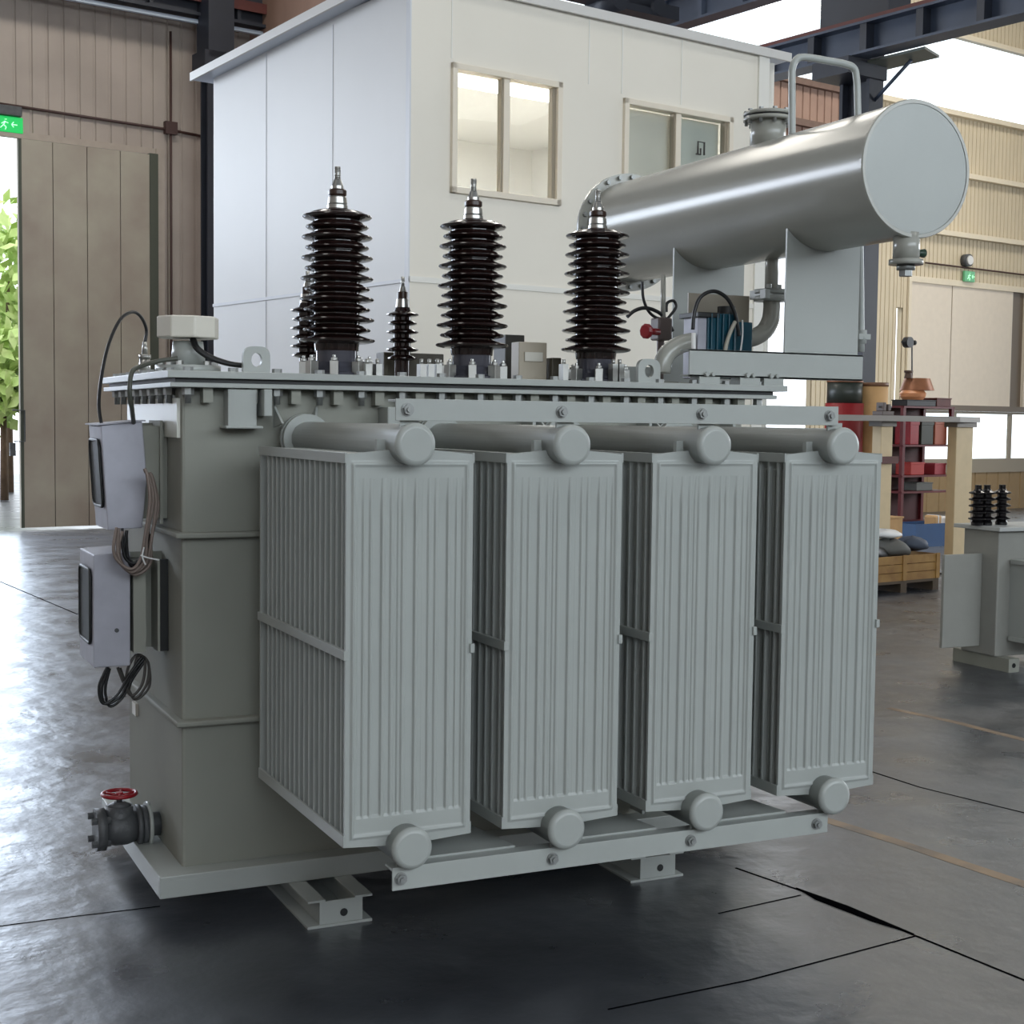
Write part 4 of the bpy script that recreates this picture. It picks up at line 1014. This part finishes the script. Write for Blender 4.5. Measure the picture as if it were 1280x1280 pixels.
# brown lantern-shaped motor and hook block above the rack
q = hp(1145, 490, RV+.2)
t = thing('bronze_pot', H(q.x, RV+.2, zs[4]+.102), 'brown bell-shaped pot with a flared hood standing on the red rack', 'pot')
zz = zs[4]+.102; zh = hp(1145, 488, RV+.2).z; zt3 = hp(1145, 473, RV+.2).z
cx_ = H(hp(1141, 490, RV+.2).x, RV+.2, 0)
MB().lathe(cx_, [(0, zz), (.16, zz), (.20, zz+.05), (.21, zh-.05), (.17, zh), (0, zh)], 24).build('pot_body', mat('pale_copper', (206, 140, 96), .35), t)  # body in a paler copper tone than the hood
cx_ = H(hp(1146, 490, RV+.2).x, RV+.2, 0)
MB().lathe(cx_, [(0, zh), (.27, zh), (.20, zt3), (0, zt3+.01)], 24).build('hood', BRONZE, t)
MB().lathe(H(hp(1135, 490, RV+.2).x, RV+.2, 0), [(0, zt3), (.07, zt3), (.05, zt3+.08), (.07, zt3+.09), (.07, zt3+.12), (0, zt3+.12)], 16).build('cap', mat('brown_cap', (84, 62, 48), .5), t)
q1 = hp(1140, 472, RV+.2); q2 = hp(1140, 430, RV+.2); q3 = hp(1133, 428, RV+.2)
t = thing('gauge_stand', H(q1.x, RV+.2, q1.z), 'thin rod with a round black dial rising from the brown pot', 'gauge')
MB().tube([H(q1.x, RV+.2, q1.z), H(q2.x, RV+.2, q2.z)], .012, sub=1).build('rod', CASTI, t)
MB().cyl(H(q3.x, RV+.12, q3.z), H(q3.x, RV+.22, q3.z), .085, n=20).tube([H(q3.x-.14, RV+.17, q3.z), H(q3.x+.16, RV+.17, q3.z)], .02, sub=1).cyl(H(q3.x+.12, RV+.17, q3.z), H(q3.x+.17, RV+.17, q3.z), .04, n=12).build('dial', DARK, t)
# ---- cream drum and things standing on the platform
pd = hp(1091, 524, TV+.9)
a, b = hp(1076, 500, TV+.9), hp(1106, 500, TV+.9); r_ = (b.x-a.x)*.40; ztd = hp(1091, 480, TV+.9).z
t = thing('tall_drum', H((a.x+b.x)/2, TV+.9, 0), 'tall beige cardboard drum beside the dark crane column', 'drum')
MB().cyl(H((a.x+b.x)/2, TV+.9, 0), H((a.x+b.x)/2, TV+.9, ztd), r_, n=32).build('drum_body', CARD, t)
MB().cyl(H((a.x+b.x)/2, TV+.9, ztd-.03), H((a.x+b.x)/2, TV+.9, ztd+.015), r_*1.04, n=32).build('drum_lid', mat('brown_lid', (112, 78, 54), .5), t)
a, b = hp(1038, 500, TV+1.0), hp(1073, 500, TV+1.0); zA = hp(1050, 504, TV+1).z; zB = hp(1050, 478, TV+1).z
t = thing('oil_barrel', H((a.x+b.x)/2, TV+1.0, 0), 'dark green barrel with a red base just right of the conservator frame', 'barrel')
cx2 = (a.x+b.x)/2; r2 = (b.x-a.x)*.42
MB().cyl(H(cx2, TV+1.0, zA), H(cx2, TV+1.0, zB), r2, n=28).build('barrel_body', mat('dark_green_barrel', (48, 54, 48), .4), t)
MB().cyl(H(cx2, TV+1.0, 0), H(cx2, TV+1.0, zA), r2*1.08, n=28).build('barrel_base', mat('deep_red', (140, 30, 34), .5), t)
MB().cyl(H(cx2, TV+1.0, zB), H(cx2, TV+1.0, zB+.02), r2*1.03, n=28).build('barrel_rim', BRONZE, t)
q = hp(1106, 519, TV+.2)
t = thing('bench_vice', H(q.x, TV+.2, zt_), 'small brown vice on the grey platform beside the cream drum', 'vice')
MB().box((q.x-.10, TV+.15, zt_), (q.x+.1, TV+.3, zt_+.05), H).box((q.x-.06, TV+.17, zt_+.05), (q.x-.01, TV+.28, zt_+.15), H).box((q.x+.02, TV+.17, zt_+.05), (q.x+.07, TV+.28, zt_+.13), H).build('vice_body', mat('brown_casting', (96, 84, 80)), t, bevel=.008)
MB().tube([H(q.x-.1, TV+.22, zt_+.1), H(q.x+.13, TV+.22, zt_+.1)], .012, sub=1).build('screw', CASTI, t)
# ---- crates and bags
CVc = 6.3
def crate(px0, px1, pyb, pyt, v, d, label, z0=0):
    a, b = hp(px0, 700, v).x, hp(px1, 700, v).x; zt = hp((px0+px1)/2, pyt, v).z
    t = thing('wooden_crate', H((a+b)/2, v+d/2, z0), label, 'crate')
    mb = MB(); k = 3; base = z0+.13
    for i in range(k):
        zA = base+(zt-base)*i/k; zB = base+(zt-base)*(i+1)/k-.008
        mb.box((a, v, zA), (b, v+.02, zB), H); mb.box((a, v+d-.02, zA), (b, v+d, zB), H); mb.box((a, v+.02, zA), (a+.02, v+d-.02, zB), H); mb.box((b-.02, v+.02, zA), (b, v+d-.02, zB), H)
    mb.box((a+.02, v+.02, base), (b-.02, v+d-.02, base+.02), H); mb.build('crate_body', WOOD, t)
    for x in (a, (a+b)/2-.03, b-.06): MB().box((x, v-.012, base), (x+.06, v, zt), H).build('batten', WOOD, t)
    mb = MB()
    for x in (a, (a+b)/2-.05, b-.1): mb.box((x, v, z0), (x+.1, v+d, z0+.10), H)
    mb.box((a, v, z0+.10), (b, v+d, base), H); mb.build('pallet', mat('dark_pallet', (74, 60, 44), .7), t)
    return a, b, zt
a, b, zt = crate(1085, 1174, 750, 694, CVc, .7, 'open wooden crate on a pallet heaped with dark and white bags')
def bag(u, v, z, ru, rv, rz, m, label, kind):
    rnd = random.Random(int(u*1000)); mb = MB(); n = 16; K = 9; vs = []; c = H(u, v, z)
    ph = [rnd.uniform(0, 6) for _ in range(6)]
    for j in range(K+1):
        th = PI*j/K
        for i in range(n):
            f_ = 2*PI*i/n; w_ = 1+.10*math.sin(3*f_+ph[0]+th*2)+.08*math.sin(5*f_+ph[1])*math.sin(th*3+ph[2])
            vs.append(c+HU*(ru*math.sin(th)*math.cos(f_)*w_)+HV*(rv*math.sin(th)*math.sin(f_)*w_)+V((0, 0, rz*math.cos(th)*(1 if th < PI/2 else .7)*w_)))
    fs = [(j*n+i, j*n+(i+1) % n, (j+1)*n+(i+1) % n, (j+1)*n+i) for j in range(K) for i in range(n)]
    mb.add(vs, fs, True); o = mb.build(kind, m, label=label, cat='bag', origin=H(u, v, z))
    return o
wd = b-a
bag(a+wd*.24, CVc+.3, zt+.00, wd*.24, .22, .11, DARK, 'black bag heaped at the left end of the wooden crate', 'rubbish_bag')
bag(a+wd*.62, CVc+.32, zt+.03, wd*.20, .24, .12, mat('grey_cloth', (92, 92, 88), .7), 'grey cloth bundle in the middle of the wooden crate', 'cloth_bundle')
bag(a+wd*.60, CVc+.38, zt+.19, wd*.18, .16, .06, WHITE, 'white bag lying on top of the grey bundle in the crate', 'plastic_bag')
bag(a+wd*.92, CVc+.30, zt+.07, wd*.12, .18, .09, mat('blue_grey_cloth', (70, 78, 92), .7), 'blue-grey bag at the right end of the wooden crate', 'cloth_bag')
aa, bb = hp(1085, 700, 7.4).x, hp(1121, 700, 7.4).x; zc2 = hp(1105, 648, 7.4).z
t = thing('carton', H((aa+bb)/2, 7.6, 0), 'brown cardboard carton standing behind the wooden crate by the radiator edge', 'box')
MB().box((aa, 7.33, 0), (bb, 7.6, zc2), H).build('carton_body', CARD, t, bevel=.005)
MB().box((aa-.01, 7.32, zc2), (bb+.01, 7.61, zc2+.02), H).build('carton_lid', CARD, t)
aa, bb = hp(1145, 660, 9.9).x, hp(1203, 660, 9.9).x; zA, zB = hp(1170, 668, 9.9).z, hp(1170, 656, 9.9).z
t = thing('blue_tray', H((aa+bb)/2, 10.1, max(zA, .02)), 'long blue tray standing low in front of the red rack', 'tray')
MB().box((aa, 9.9, 0), (bb, 10.4, .05), H).box((aa, 9.9, .05), (bb, 9.93, .34), H).box((aa, 10.37, .05), (bb, 10.4, .34), H).box((aa, 9.93, .05), (aa+.03, 10.37, .34), H).box((bb-.03, 9.93, .05), (bb, 10.37, .34), H).build('tray_body', BLUE, t)
for px, m_, lb, r_ in ((1166, CARD, 'small tan package standing in the blue tray, the larger of two', .09), (1182, WHITE, 'small white package standing in the blue tray', .06)):
    q = hp(px, 655, 10.1); t = thing('package', H(q.x, 10.1, .05), lb, 'package')
    MB().box((q.x-r_, 10.0, .05), (q.x+r_, 10.2, .36+r_), H).build('wrap', m_, t, bevel=.03)
    MB().box((q.x-.01, 9.995, .05), (q.x+.01, 10.205, .365+r_), H).build('tape', WHITE, t)
